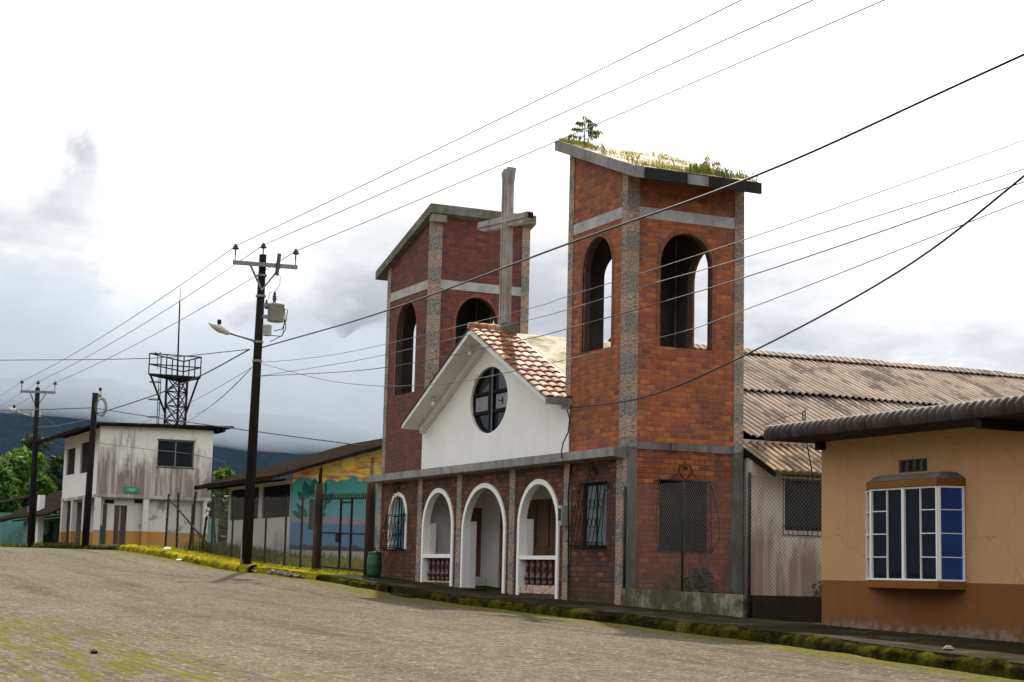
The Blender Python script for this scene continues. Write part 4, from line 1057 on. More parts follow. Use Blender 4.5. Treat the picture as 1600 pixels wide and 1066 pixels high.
# roof of fibre tiles with a thick rounded edge
EXL = onY(1196, 680, -.8).x
rf = MB(); prof = [(-.80,2.19),(-.84,2.25),(-.83,2.33),(-.77,2.385),(-.62,2.41),(-.30,2.455),(.6,2.58),(2.2,2.80)]
x = EXL; pitch = .155; k = 0
while x < HX1+.3:
    sag = .03*math.sin(k*.35)
    # one tile column: a roll between two flat valleys
    n = 8; i0 = len(rf.v)
    for j in range(n+1):
        t = j/n; b = .040*math.sin(math.pi*t)**.7; jut = rng.uniform(-.006,.006) if j == 0 else 0
        for (py, pz) in prof:
            dy = -b*.8 if py < -.7 else 0
            rf.v.append((x+pitch*t*1.04, py+dy+jut, pz+b*(1 if py > -.8 else .2)))
    m_ = len(prof)
    for j in range(n):
        for q in range(m_-1): rf.f.append((i0+j*m_+q, i0+(j+1)*m_+q, i0+(j+1)*m_+q+1, i0+j*m_+q+1))
    x += pitch; k += 1
roof = rf.build('roof', m_darktile, hs, True, fixn=False)
MB().prism([(EXL,2.19),(HX1+.3,2.19),(HX1+.3,2.24),(EXL,2.24)], 'xz', -.79, .0).build('eave_board', plain('dark_eave_board', (.05,.036,.026), .3), hs)
mb = MB().prism([(-.78,2.20),(2.2,2.56),(2.2,2.76),(-.70,2.36)], 'yz', EXL+.02, HX1+.28); mb.build('roof_core', m_darktile, roof)
MB().prism([(2.2,2.58),(7.6,2.05),(7.6,2.18),(2.2,2.80)], 'yz', EXL+.02, HX1+.28).build('rear_slope', m_darktile, roof)
for X in (HX0+.05, -17.95, -13.5): MB().box(X-.06, X+.06, -.78 if X > -20 else -.12, -.003, 2.06, 2.185).build('beam_end', m_iron, hs)

# ------------------------------------------------------------------ school building with the mural
MX = -54.9
sb = thing('school_building', 'low white school building with a landscape mural on its end wall', 'building', (-58.7, 6, zs(-58.7)))
def mural_mat():
    a = N('painted_mural'); p = a.sep(a.pos); y, z = p[1], p[2]
    v = a.com(0, a.m_('MULTIPLY', y, 1.3), a.m_('MULTIPLY', z, 6.5))
    sky = a.ramp(a.noise(1, 3, .55, vec=a.v_('MULTIPLY', v, (1,1.5,1.6)), dist=.3), [(.36,(.50,.09,.06)),(.43,(.55,.22,.11)),(.50,(.58,.42,.10)),(.7,(.64,.52,.13))])
    sky = a.mix(a.step(z, 3.0, 2.6), sky, (.45,.30,.28))
    sd = a.v_('DISTANCE', a.com(0, y, z), (0, 3.82, 3.60))
    sky = a.mix(a.step(sd, .245, .225), a.mix(a.step(sd, .42, .22), sky, (.66,.36,.12)), (.72,.58,.10))
    def ridge(base, amp, fr, ph): return a.m_('ADD', base, a.m_('MULTIPLY', a.m_('SUBTRACT', a.noise(1, 2, .5, vec=a.com(a.m_('MULTIPLY', y, fr), ph, 0)), .5), amp))
    rz = a.m_('ADD', ridge(2.98, 1.3, 1.5, 4.2), a.m_('MULTIPLY', a.m_('SUBTRACT', y, 3.2), .12))
    c = a.mix(a.step(z, a.m_('ADD', rz, .015), a.m_('SUBTRACT', rz, .015)), sky, a.mix(a.noise(2, 3), (.036,.20,.175), (.058,.27,.235)))
    rz2 = ridge(2.25, 1.4, 1.1, 9.0)
    c = a.mix(a.step(z, a.m_('ADD', rz2, .3), a.m_('SUBTRACT', rz2, .1)), c, a.mix(a.noise(3, 3), (.07,.24,.25), (.12,.31,.33)))
    c = a.mix(a.m_('MULTIPLY', a.step(z, 1.80, 1.70), a.step(z, 1.48, 1.55)), c, a.mix(a.noise(5, 3), (.22,.20,.20), (.30,.24,.22)))
    lake = a.mix(a.noise(1, 3, .6, vec=v), (.045,.135,.25), (.10,.22,.34))
    c = a.mix(a.step(z, 1.62, 1.52), c, lake)
    rz3 = ridge(.83, .35, 3.5, 2.0)
    c = a.mix(a.step(z, a.m_('ADD', rz3, .02), a.m_('SUBTRACT', rz3, .02)), c, (.045,.05,.04))
    c = a.mix(a.step(z, .68, .66), c, (.30,.30,.27))
    c = a.mix(a.m_('MULTIPLY', a.step(a.noise(1.7, 5, .7), .6, .8), .3), c, (.25,.22,.2))
    br_ = a.noise(1, 4, .7, vec=a.com(0, a.m_('MULTIPLY', y, 3), a.m_('MULTIPLY', z, 16)))
    c = a.mix(a.m_('MULTIPLY', a.step(br_, .42, .62), .28), c, (.45,.42,.36), 'SOFT_LIGHT')
    dr_ = a.noise(1, 4, .65, vec=a.com(0, a.m_('MULTIPLY', y, 6), a.m_('MULTIPLY', z, .5)))
    c = a.mix(a.m_('MULTIPLY', a.step(dr_, .55, .75), .35), c, (.09,.08,.07))
    return a.out(c, .85)
gab = lambda y: 3.19+.305*(y-1.9) if y < 6.9 else 3.19+.305*5-.305*(y-6.9)
poly = [(1.9,-.1),(11.9,-.1),(11.9,gab(11.9)),(6.9,gab(6.9)),(1.9,gab(1.9))]
MB().prism(poly, 'yz', MX-.15, MX).build('mural_wall', mural_mat(), sb)
lv = MB(); m_muralgreen = plain('mural_green_paint', (.012,.095,.07), .35, 3); cyy = 2.62
def pleaf(y0, z0, ang, L_, w_):
    d_ = (math.sin(ang), math.cos(ang)); n_ = (d_[1], -d_[0]); pp = []
    for s1 in (1, -1):
        for t in ((0,.2,.45,.7,.9,1) if s1 > 0 else (.9,.7,.45,.2)): pp.append((y0+d_[0]*L_*t+s1*n_[0]*w_*math.sin(math.pi*t**.8), z0+d_[1]*L_*t+s1*n_[1]*w_*math.sin(math.pi*t**.8)))
    lv.face(*[(MX+.004+rng.uniform(0,.004), a, b) for a, b in pp])
for (y0, z0, an, L_, w_) in ((2.45,2.35,-.25,.62,.17),(2.6,2.4,.1,.66,.16),(2.8,2.35,.45,.62,.17),(2.35,2.3,-.8,.4,.12),(2.45,1.75,-.75,.62,.12),(2.3,1.7,-1.0,.45,.10),(2.7,1.78,.75,.62,.12),(2.75,1.7,1.0,.42,.1),(3.0,2.2,.7,.5,.13)):
    pleaf(y0, z0, an, L_, w_)
lv.build('painted_tree', m_muralgreen, sb, fixn=False)
MB().box(MX+.003, MX+.008, 2.50, 2.66, 1.35, 2.35).build('painted_trunk', plain('mural_trunk_paint', (.05,.045,.04), .3), sb)
w = MB().wall('Y', 2.0, .15, -62.7, MX-.151, -.1, 3.05, [(-62.5,-58.98,1.76,2.88,0), (-58.56,-55.45,1.76,2.86,0)]); w.build('side_wall', stained('school_wall', .4, 1.6, (.50,.48,.44), (.12,.10,.08), .7), sb)
w = MB().wall('X', -62.7, .15, 2.15, 11.9, -.1, 3.1); w.wall('Y', 11.75, .15, -62.7, MX-.15, -.1, 3.1); w.build('rear_walls', m_annexw, sb)
for a, b in ((-62.5,-58.98),(-58.56,-55.45)):
    wn = MB().box(a, b, 2.08, 2.10, 1.76, 2.88).build('window', m_void, sb)
    g = MB(); n = 16
    for k in range(n): X = a+.1+(b-a-.2)*k/(n-1); g.tube([(X,2.04,1.77),(X,2.04,2.86)], .012, 4)
    g.build('window_bars', m_iron, wn)
e = MB()
rfl = MB()
for (p0, p1) in (((.95, 2.92), (6.9, gab(6.9)+.10)), ((6.9, gab(6.9)+.10), (12.8, 2.92))):
    rfl.prism([(p0[0],p0[1]), (p1[0],p1[1]), (p1[0],p1[1]+.09), (p0[0],p0[1]+.09)], 'yz', -63.6, -54.25)
rfl.build('roof', m_corrdark, sb)
mb = MB().prism([(.93,2.90),(6.9,gab(6.9)+.08),(6.9,gab(6.9)+.20),(.93,3.02)], 'yz', -54.248, -54.20); mb.build('barge_board', m_corrdark, sb)
MB().box(-63.6, -54.25, .90, .948, 2.88, 3.03).build('fascia', m_corrdark, sb)
for X in (-62,-60,-58,-56): MB().prism([(.98,2.82),(1.998,3.13-.15),(1.998,3.19-.15),(.98,2.91)], 'yz', X-.05, X+.05).build('rafter', m_corrdark, sb)
MB().box(-54.88, -54.6, 6.4, 6.9, .3, 2.0).build('pink_panel', m_pink, sb)

# fence and gate in front of the school
sf = thing('school_fence', 'tall chain link fence with dark posts before the white school wall', 'fence', (-52, 0, zs(-52)))
pp = [(-57.6,.64,2.35),(-55.16,.3,2.36),(-53.2,.2,2.3),(-51.55,.12,2.25),(-49.58,.05,2.2),(-48.09,.0,2.15)]
for (x, a, b) in pp: MB().tube([(x,0,a-.3),(x,0,b)], .035, 6).build('post', m_post, sf)
mb = MB(); chainlink(mb, lambda a, z: (a, .0, z+zs(a)*.6+.05), -57.6, -46.8, 0.0, 2.05, .13, .003)
mb.build('mesh', m_fence, sf, fixn=False)
gt = thing('school_gate', 'barred iron gate with spiked top bar between two rusty columns', 'gate', (-44.6, 0, zs(-44.6)))
for X, zt_ in ((-46.65, 2.43), (-42.52, 2.42)):
    mb = MB(); mb.lathe((X, 0, -.2), [(.14,0),(.132,1.0),(.126,2.0),(.124,zt_+.2)], 14); col_ = mb.build('column', m_rust, gt, True)
    if X < -45: 
        st = MB().tube([(X+.05,0,zt_),(X+.03,0,zt_+.25),(X+.10,0,zt_+.42),(X+.06,.02,zt_+.50)], .06, 6, .03); st.build('timber_stub', m_pole, col_)
    else:
        for dx in (-.08, .0, .08): MB().tube([(X+dx,0,zt_),(X+dx+.01,0,zt_+.55)], .010, 4).build('reinforcing_bar', m_rust, col_)
gm = MB()
for z in (1.98, 1.04, .10): gm.tube([(-46.45,0,z+.03),(-42.7,0,z-.06)], .028, 6)
for X in (-44.79, -43.93, -46.42, -42.74): gm.tube([(X,0,.08),(X,0,1.98)], .035, 6)
gm.tube([(-44.79,0,1.86),(-43.93,0,1.84)], .03, 6)
gm.box(-45.05,-44.78,-.04,.04,.78,1.02)
gm.build('gate_frame', m_iron, gt)
sp_ = MB()
for k in range(24):
    X = -46.4+3.65*k/23; z = 2.0-.09*k/23+.02
    for s1 in (-1, 1): sp_.tube([(X,0,z),(X+s1*.05,0,z+.14)], .014, 4, .004)
sp_.build('spikes', m_iron, gt)
mb = MB(); chainlink(mb, lambda a, z: (a, .01, z), -46.4, -42.72, .10, 1.95, .13, .0025); mb.build('mesh', m_fence, gt, fixn=False)

# drum
dr = thing('drum', 'green plastic drum standing at the corner of the church', 'drum', (-41.0, -.42, zs(-41.0)))
prof = [(r_*.70, h_*.72) for r_, h_ in [(.20,0),(.235,.03),(.25,.12),(.262,.28),(.262,.32),(.270,.34),(.270,.50),(.262,.52),(.262,.62),(.245,.74),(.225,.80),(.235,.82),(.235,.86),(.20,.865),(.195,.80)]]
MB().lathe((-41.0,-.42,zs(-41.0)), prof, 20).build('drum_body', m_drum, dr, True)
MB().lathe((-41.0,-.42,zs(-41.0)+.56), [(.135,0),(.135,.02)], 16).build('contents', m_earth, dr)
clump('rubbish', 'red scrap lying in the top of the green drum', (-41.0,-.42,zs(-41.0)+.62), (.08,.08,.03), 14, .08, plain('red_scrap', (.25,.03,.02), .2), 'rubbish')

# ------------------------------------------------------------------ white two-storey house
WX = -76.3
wh = thing('house', 'weathered white two-storey house with a stained side wall and orange base', 'house', (-80, 2.5, zs(-80)))
up = MB()
up.wall('X', WX-.2, .2, -.02, 5.05, 3.12, 6.15, [(2.55,4.20,4.42,5.62,0)])
MB().wall('Y', -.02, .2, -84.2, WX-.201, 3.12, lambda x: 6.0, [(-83.55,-81.55,4.2,5.45,0), (-80.35,-77.5,4.15,5.55,0)]).build('front_wall', plaster('front_white_wall', (.72,.70,.68), .12), wh)
up.wall('Y', 4.85, .2, -84.2, WX-.2, 3.12, 6.15); up.wall('X', -84.2, .2, .18, 4.85, 3.12, 6.15)
up.build('upper_walls', m_whstain, wh)
MB().box(-84.3, WX+.02, -.04, 5.1, 2.98, 3.118).build('floor_slab', stained('slab_edge', 2.9, 3.6, (.5,.48,.45), (.13,.10,.09), .8), wh)
gfl = MB().wall('X', WX-.55, .18, .35, 4.75, .6, 2.98, [(.62,1.30,.9,2.62,0),(.55,.85,2.72,2.9,0),(1.7,2.0,2.78,2.94,0),(4.35,4.55,1.0,2.9,0)] if False else [(.85,1.42,.9,2.66,0),(4.3,4.5,1.0,2.85,0)])
gfl.wall('Y', 1.1, .18, -84.2, WX-.56, .6, 2.98); gfl.wall('Y', 4.9, .15, -84.2, WX-.3, .6, 2.98)
gfl.build('lower_walls', m_whgf, wh)
MB().wall('X', -84.3, .15, -.02, 1.09, .6, 2.98).build('block_wall', m_conc, wh)
for a in (.90, 1.19): MB().box(WX-.50, WX-.46, a, a+.19, .9, 2.64).build('door', m_doord, wh)
MB().box(WX-.51, WX-.47, 4.3, 4.5, 1.0, 2.85).build('shutter', m_doord, wh)
for a, z in ((.40,2.72),(1.72,2.78)): MB().box(WX-.372, WX-.362, a, a+.42, z, z+.17).build('vent', m_void, wh)
MB().box(WX-.56, WX-.3, .36, .52, .8, 2.7).build('door', m_doord, wh)
for X, Y in ((-83.9,.05),(-81.6,.05),(-79.0,.05),(WX-.15,.05),(WX-.15,2.15),(WX-.15,4.85)):
    MB().box(X-.14, X+.14, Y-.1, Y+.14, .5, 2.98).build('column', m_orangecol, wh)
MB().box(-80.6, -79.4, 1.06, 1.095, .8, 1.75).build('blue_panel', m_blue, wh); MB().box(WX-.37, WX-.35, .2, .36, .8, 1.75).build('blue_panel', m_blue, wh)
MB().box(-84.3, WX+.6, -.3, 5.4, .3, .93).build('plinth', m_conc, wh)
for (a, b, c_, d_) in ((-83.55,-81.55,4.2,5.45), (-80.35,-77.5,4.15,5.55)):
    MB().box(a, b, .06, .08, c_, d_).build('window', m_void, wh)
w = MB().wall('X', WX-.12, .06, 2.55, 4.20, 4.42, 5.62, [(2.60,3.34,4.47,5.57,0),(3.40,4.15,4.47,5.57,0)]).build('window', m_steel, wh)
pane(w, 'X', WX-.11, 2.58, 4.18, 4.44, 5.60, m_glassdk)
g = MB()
for k in range(14): g.tube([(WX+.03, 2.58+1.6*k/13, 4.40),(WX+.03, 2.58+1.6*k/13, 5.64)], .007, 4)
for z in (4.40, 5.64): g.tube([(WX+.03,2.5,z),(WX+.03,4.25,z)], .014, 4)
g.build('window_bars', m_iron, w)
rr = MB(); rr.prism([(-1.0,5.80),(-.15,6.12),(5.9,6.30),(5.9,6.38),(-.15,6.22),(-1.0,5.90)], 'yz', -85.6, WX+.35); rr.build('roof', m_corrdark, wh)
MB().box(-85.6, WX+.36, -1.06, -1.003, 5.76, 5.93).build('fascia', m_corrdark, wh)
MB().prism([(-.16,6.08),(5.0,6.2),(5.0,6.27),(-.16,6.11)], 'yz', WX+.0, WX+.30).build('soffit', m_corrdark, wh)
for Y in (5.1, 5.4): MB().box(WX-1.2, WX+.3, Y, Y+.12, 6.1, 6.28).build('rafter_end', m_corrdark, wh)
sg = thing('street_sign', 'small green street name sign on the corner of the white house', 'sign', (WX+.05, 1.45, 3.3))
MB().box(WX+.03, WX+.05, 1.15, 1.80, 3.22, 3.46).build('sign_plate', m_sign, sg)
mb = MB()
for (z, a, b) in ((3.37,1.30,1.68),(3.30,1.36,1.60)):
    y = a
    while y < b: l = rng.uniform(.03,.07); mb.box(WX+.0505, WX+.053, y, y+l, z-.012, z+.014); y += l+.02
mb.build('lettering', m_signw, sg)
# leaning posts in front
lf = thing('wire_fence', 'leaning wire fence with crooked poles beside the white house', 'fence', (-64, 0, zs(-64)))
for (xa, ya, xb, yb) in ((258,858,264,772),(276,858,279,770),(296,858,306,768),(316,858,326,785),(336,858,333,790)):
    p, q = onY(xa, ya, .3), onY(xb, yb, .3); MB().tube([p, q], .045, 6).build('pole', m_post, lf)
p, q = onY(264, 778, .25), onY(334, 862, .25); MB().tube([p, q], .04, 6).build('brace', m_post, lf)
mb = MB(); chainlink(mb, lambda a, z: (a, .3, z), -65.2, -57.7, .8, 2.6, .2, .004); mb.build('mesh', m_fence, lf, fixn=False)
clump('rubbish', 'pale plastic bag caught on the leaning fence', onY(324,800,.2), (.06,.06,.22), 20, .12, m_litter, 'rubbish')

# radio tower
TX = -88.0; TY0, TY1 = onX(257, 620, TX).y, onX(289, 620, TX).y; TYM = onX(277, 620, TX-1).y
rt = thing('radio_tower', 'steel lattice radio tower with a railed platform and whip antenna', 'tower', (TX, (TY0+TY1)/2, 1))
zP = onX(270, 590, TX).z; zR = onX(270, 558, TX).z
lg = MB(); cs = [(TX+.3,TY0),(TX+.3,TY1),(TX-.75,TYM)]
for (a, b) in cs: MB().bar((a,b,.8), (a,b,zP), .10).build('leg', m_iron, rt)
nst = 12
for k in range(nst):
    z0 = .8+(zP-.8)*k/nst; z1 = .8+(zP-.8)*(k+1)/nst
    for i in range(3):
        a, b = cs[i], cs[(i+1)%3]
        lg.bar((*a,z0), (*b,z1), .045); lg.bar((*b,z0), (*a,z1), .045); lg.bar((*a,z1), (*b,z1), .045)
lg.build('bracing', m_iron, rt)
PY0, PY1 = onX(232, 590, TX+.8).y, onX(313, 590, TX+.8).y; PW = 1.0; pc = (PY0+PY1)/2
pcs = [(TX+.8,PY0),(TX+.8,PY1),(TX-1.6,onX(286,585,TX-1.6).y)]
MB().prism(pcs, 'xy', zP-.07, zP+.05).build('platform', m_iron, rt)
ra = MB()
for i in range(3):
    a, b = Vector((*pcs[i],0)), Vector((*pcs[(i+1)%3],0))
    for z in (zP+.52, zR): ra.bar((a.x,a.y,z), (b.x,b.y,z), .055)
    for k in range(3): p = a.lerp(b, k/3); ra.bar((p.x,p.y,zP), (p.x,p.y,zR), .05)
ra.build('railing', m_iron, rt)
for (i, j) in ((0,0),(1,1)): MB().bar((*cs[i],zP-1.9), (pcs[j][0],pcs[j][1]*.92+pc*.08,zP-.06), .075).build('strut', m_iron, rt)
ld = MB(); LY = TY0-.28
for dx in (-.2,.2): ld.bar((TX+dx,LY,.8), (TX+dx,LY,zP), .035)
for k in range(int((zP-1)/.35)): ld.bar((TX-.2,LY,1+k*.35), (TX+.2,LY,1+k*.35), .025)
for k in range(6): z = zP-.3-k*.9; ld.tube([(TX+.3*math.cos(t*.628), LY-.25+.3*math.sin(t*.628), z) for t in range(11)], .02, 4)
ld.build('ladder', m_iron, rt)
an = MB(); a0 = onX(277, 590, TX+.2); a1 = onX(281, 470, TX+.2); a2 = onX(282, 450, TX+.2)
an.tube([(TX+.2,a0.y,zP), (TX+.2,a1.y,a1.z)], .05, 6, .035); an.tube([(TX+.2,a1.y,a1.z), (TX+.2,a2.y,a2.z)], .015, 5); an.build('antenna', m_iron, rt)
b0 = onX(254, 549, -88); an = MB(); an.tube([(TX-PW,b0.y,zP+.5),(TX-PW,b0.y,b0.z)], .02, 5); an.tube([(TX-PW,b0.y-.14,b0.z+.06),(TX-PW,b0.y-.1,b0.z-.02),(TX-PW,b0.y+.1,b0.z-.02),(TX-PW,b0.y+.14,b0.z+.06)], .035, 5); an.build('wind_gauge', m_iron, rt)

# ------------------------------------------------------------------ poles
PY = -1.2
def insulator(parent, p):
    MB().lathe(p, [(.02,0),(.02,.16),(.075,.17),(.12,.20),(.06,.235),(.085,.25),(.05,.29),(.045,.33)], 10).build('insulator', m_porc, parent, True)
def street_lamp(tip, head0, joint, label):
    lm = thing('street_lamp', label, 'street lamp', joint)
    MB().tube([joint, head0], .032, 8).build('arm', m_steel, lm, True)
    t, h = Vector(tip), Vector(head0); d_ = (t-h); L_ = d_.length; d_.normalize()
    MB().lathe(h-d_*.12, [(.03,0),(.07,.06),(.10,.25),(.115,.5*L_),(.105,.75*L_),(.07,L_),(.02,L_+.12)], 14, d_).build('lamp_head', m_lamp, lm, True)
    q = h+d_*(.4*L_)+Vector((0,0,.13)); MB().lathe(q, [(.06,0),(.06,.10),(.05,.13)], 10).build('photocell', m_iron, lm, True)
    return lm
def utility_pole(base_px, top_px, arm_px, label, r0=.165, r1=.108):
    b, t = onY(*base_px, PY), onY(*top_px, PY); b.z = zs(b.x)-.25
    up_ = thing('utility_pole', label, 'utility pole', b)
    MB().tube([b, b.lerp(t,.5), t], r0, 14, r1).build('shaft', m_pole, up_, True)
    if arm_px:
        (lx, ly), (rx, ry) = arm_px
        a, c_ = onX(lx, ly, t.x), onX(rx, ry, t.x)
        xa = t.x+.14; a.x = c_.x = xa
        MB().bar(a, c_, .09, .12).build('crossarm', m_steel, up_)
        m = a.lerp(c_, .5); br = MB()
        for k in (.27, .73): p = a.lerp(c_, k); br.bar(p-Vector((0,0,.05)), (t.x+.05, t.y, p.z-.75), .05)
        br.build('arm_brace', m_steel, up_)
        ins = [a.lerp(c_, .03)+Vector((0,0,.22)), Vector((t.x, t.y, t.z+.02)), a.lerp(c_, .97)+Vector((0,0,.22))]
        for q in (ins[0], ins[2]): MB().tube([q-Vector((0,0,.2)), q+Vector((0,0,.1))], .018, 6).build('insulator_pin', m_steel, up_)
        for q in ins: insulator(up_, q)
        return up_, b, t, [q+Vector((0,0,.27)) for q in ins]
    return up_, b, t, None
p1, b1, t1, I1 = utility_pole((384,888), (411,398), ((362,411),(462,419)), 'tall wooden utility pole with crossarm and transformer, nearest the church')
mb = MB(); c = b1.lerp(t1, .03); mb.lathe(b1, [(.172,.2),(.170,.62),(.168,1.0),(.166,1.02)], 14); mb.build('worn_foot', m_polebase, p1, True)
cl = MB()
for k in (.93, .865, .72, .66): q = b1.lerp(t1, k); cl.lathe(q, [(.155,0),(.155,.06)], 12)
cl.build('clamp', m_steel, p1)
# fuse cutout on the crossarm
q = onX(433, 412, t1.x+.2); fu = MB().tube([q+Vector((0,0,-.35)), q+Vector((0,.06,.3))], .06, 8); fu.build('fuse_cutout', m_porc, p1)
tc = onX(430.5, 503, t1.x-.02)
tf = thing('transformer', 'grey cylindrical transformer hanging on the nearest utility pole', 'transformer', tc)
th = onX(430.5, 476, t1.x).z-tc.z
MB().lathe(tc, [(.22,0),(.245,.01),(.245,th*.93),(.26,th*.94),(.26,th),(.20,th+.05)], 18).build('tank', m_tank, tf, True)
MB().lathe((tc.x,tc.y-.06,tc.z+th+.04), [(.05,0),(.045,.1),(.075,.12),(.04,.16),(.07,.19),(.035,.23),(.05,.26),(.02,.36)], 10).build('bushing', m_porc, tf, True)
MB().lathe((tc.x,tc.y-.30,tc.z+th+.0), [(.05,-.15),(.04,-.02),(.055,.0),(.03,.06),(.03,.12)], 10).build('arrester', m_porc, tf, True)
for z in (.15, .8): MB().box(tc.x-.05, tc.x+.05, tc.y-.5, tc.y-.2, tc.z+th*z, tc.z+th*z+.10).build('bracket', m_steel, tf)
q = onX(416.5, 525, t1.x); zt_ = onX(416.5, 508, t1.x).z
MB().lathe((q.x+.02,q.y,q.z), [(.135,0),(.14,.02),(.14,zt_-q.z-.02),(.13,zt_-q.z)], 4).build('control_box', m_tank, tf)
cb = MB(); yy = tc.y+.26
cb.tube([(tc.x,yy,tc.z+th*.8),(tc.x,yy+.10,tc.z+th*.75),(tc.x,yy+.06,tc.z+.05),(tc.x,yy-.05,tc.z-.20),(tc.x,yy-.3,tc.z-.28)], .014, 5)
cb.tube([(tc.x,yy,tc.z+th*.8),(tc.x,yy+.06,tc.z-.2),(tc.x,yy-.06,tc.z-.42),(tc.x,q.y+.14,tc.z-.42)], .014, 5)
cb.tube([(tc.x,yy+.02,tc.z+.1),(tc.x,yy-.02,tc.z-.38),(tc.x,yy-.3,tc.z-.55),(tc.x,q.y+.12,tc.z-.60)], .014, 5)
lead = [onX(x_, y_, t1.x+.1) for x_, y_ in ((432,424),(438,432),(437,446),(428,458),(427,463))]
cb.tube(lead, .008, 4); cb.tube([onX(x_, y_, t1.x+.1) for x_, y_ in ((425,457),(421,458),(419,468))], .008, 4)
cb.build('leads', m_cable, tf)
street_lamp(onX(326,505,t1.x), onX(353,519,t1.x), onX(398,533,t1.x), 'street lamp reaching left from the utility pole with the transformer')
p2, b2, t2, I2 = utility_pole((48,856), (59,606), ((31,612),(86,614)), 'far wooden utility pole with crossarm near the left edge', .17, .11)
MB().box(t2.x+.08, t2.x+.16, t2.y-.2, t2.y+.2, onY(57,651,PY).z, onY(57,637,PY).z).build('white_plate', m_lamp, p2)
street_lamp(onX(12,638,t2.x), onX(28,644,t2.x), onX(54,653,t2.x), 'street lamp on the far left utility pole')
p3, b3, t3, _ = utility_pole((133,854), (149,614), None, 'plain wooden pole with a cable coil before the white house', .15, .12)
street_lamp(onX(160,611,t3.x), onX(154,619,t3.x), onX(149,628,t3.x), 'small street lamp on top of the pole before the white house')
cq = onX(155, 637, t3.x); co = MB()
for k in range(5): co.tube([(cq.x+.1+.02*k, cq.y+.02*k+.21*math.sin(t*.5236), cq.z+.34*math.cos(t*.5236)*(1+.04*k)) for t in range(13)], .010, 5)
co.build('cable_coil', m_wire, p3)

# ------------------------------------------------------------------ wires
def spline(P, n=8):
    P = [Vector(p) for p in P]
    if len(P) == 2: return [P[0].lerp(P[1], k/n) for k in range(n+1)]
    Q = [P[0]*2-P[1]] + P + [P[-1]*2-P[-2]]; out = []
    for i in range(1, len(Q)-2):
        for k in range(n):
            t = k/n; a, b, c_, d_ = Q[i-1:i+3]
            out.append(.5*((2*b) + (c_-a)*t + (2*a-5*b+4*c_-d_)*t*t + (3*b-3*c_+d_-a)*t**3))
    return out + [P[-1]]
m_pale = plain('pale_aluminium_wire', (.22,.22,.22), .1, 3)
GRP = 'overhead wires along the street'
def wire(label, pts, r=.009, mat=None, group=GRP):
    o = MB().tube(spline(pts), r, 5).build('overhead_wire', mat or m_wire, None, True)
    return tag(o, label, 'wire', group)
def sagpts(a, b, sag, n=8): return [Vector(a).lerp(Vector(b), k/n)-Vector((0,0,4*sag*(k/n)*(1-k/n))) for k in range(n+1)]
def extend(a, b, L_): a, b = Vector(a), Vector(b); return b+(b-a).normalized()*L_
tops = ['left', 'middle', 'right']
for i, (ex, ey) in enumerate(((1135,0),(1245,0),(1355,0))):
    a = I1[i]; e = onY(ex, ey, a.y+.0); e2 = extend(a, e, 26)
    wire(f'top power line from the {tops[i]} insulator of the transformer pole, running up over the church', sagpts(a, e2, .12), .011, m_pale)
    wire(f'top power line joining the {tops[i]} insulators of both crossarm poles', sagpts(I2[i], a, .25), .013, m_pale)
    wire(f'top power line leaving the frame from the {tops[i]} insulator of the far left pole', sagpts(extend(a, I2[i], 30), I2[i], .1), .009)
wire('thick black cable crossing in front of both church towers', [onY(410,543,PY)] + [onY(x, y, PY) for x, y in ((600,487),(885,382),(1185,273),(1600,85))] + [extend(onY(1185,273,PY), onY(1600,85,PY), 12)], .021, m_cable)
wire('upper thin wire behind the thick cable, passing high across both towers', [onY(401,567,PY)] + [onY(x, y, PY) for x, y in ((480,560),(580,543),(820,484),(886,463.6),(1162,375),(1520,248),(1900,110))], .0075)
wire('second thin wire crossing both towers at arch height', [onY(405,588,PY)] + [onY(x, y, PY) for x, y in ((580,559),(820,501.6),(886,484),(1028,441),(1162,403),(1600,264),(1900,160))], .0085)
wire('third thin wire crossing both towers, below the second', [onY(405,588,PY)] + [onY(x, y, PY) for x, y in ((590,576),(800,534.6),(886,514),(1162,434),(1600,284),(1900,178))], .010, m_cable)
wire('lowest thin wire sagging across the left tower and the round window', [onY(407,568,PY)] + [onY(x, y, PY) for x, y in ((500,592),(573,602),(646,602.6),(740,593),(1023,529.6),(1162,485),(1600,313),(1900,190))], .008)
wire('black service cable dropping steeply to the corner of the church gable', [onY(888,638,-.15), onY(1010,620,-.35), onY(1160,557,-.6), onY(1400,427,-1.0), onY(1600,275,-1.4), onY(1900,20,-2.0)], .016, m_cable)
c1_, c3 = onY(390,546,PY), onY(148,648,PY)
wire('black cable from the transformer pole down to the pole before the white house', [c1_, onY(314,587,PY), onY(240,618,PY), c3], .022, m_cable)
wire('long thin line leaving the transformer pole towards the left edge', [c1_, onY(230,560,-2.5), onY(0,563,-5), onY(-200,566,-8)], .015, m_cable)
wire('black cable leaving the pole before the white house towards the left edge', [onY(148,637,PY), onY(60,640,PY-.6), onY(0,641,PY-1.2), onY(-120,642,PY-2.4)], .024, m_cable)
wire('black cable from the pole before the white house to the school roof', [onY(150,638,PY), onY(260,655,-.5), onY(420,677,1.0), onX(578,698,-54.4)], .018, m_cable)
for (x, y, lb) in ((305,648,'to the foot of the lattice tower'), (286,662,'to the house roof beside the lattice tower'), (200,668,'to the left end of the white house roof')):
    wire('thin service wire from the transformer pole ' + lb, sagpts(onY(394,574,PY), onX(x, y, -80), .2), .009)
wire('thin wire in front of the stained house wall', [onY(150,692,PY), onY(230,702,-.7), onY(300,710,-.4), onX(352,722,-63)], .010, m_cable)
wire('guy wire from the far left pole down to the white house roof', [onY(60,647,PY), onX(100,674,-85)], .02, m_cable)
wire('sagging wire between the far left pole and the pole before the white house', [onY(56,668,PY), onY(90,665,PY), onY(138,655,PY)], .010)

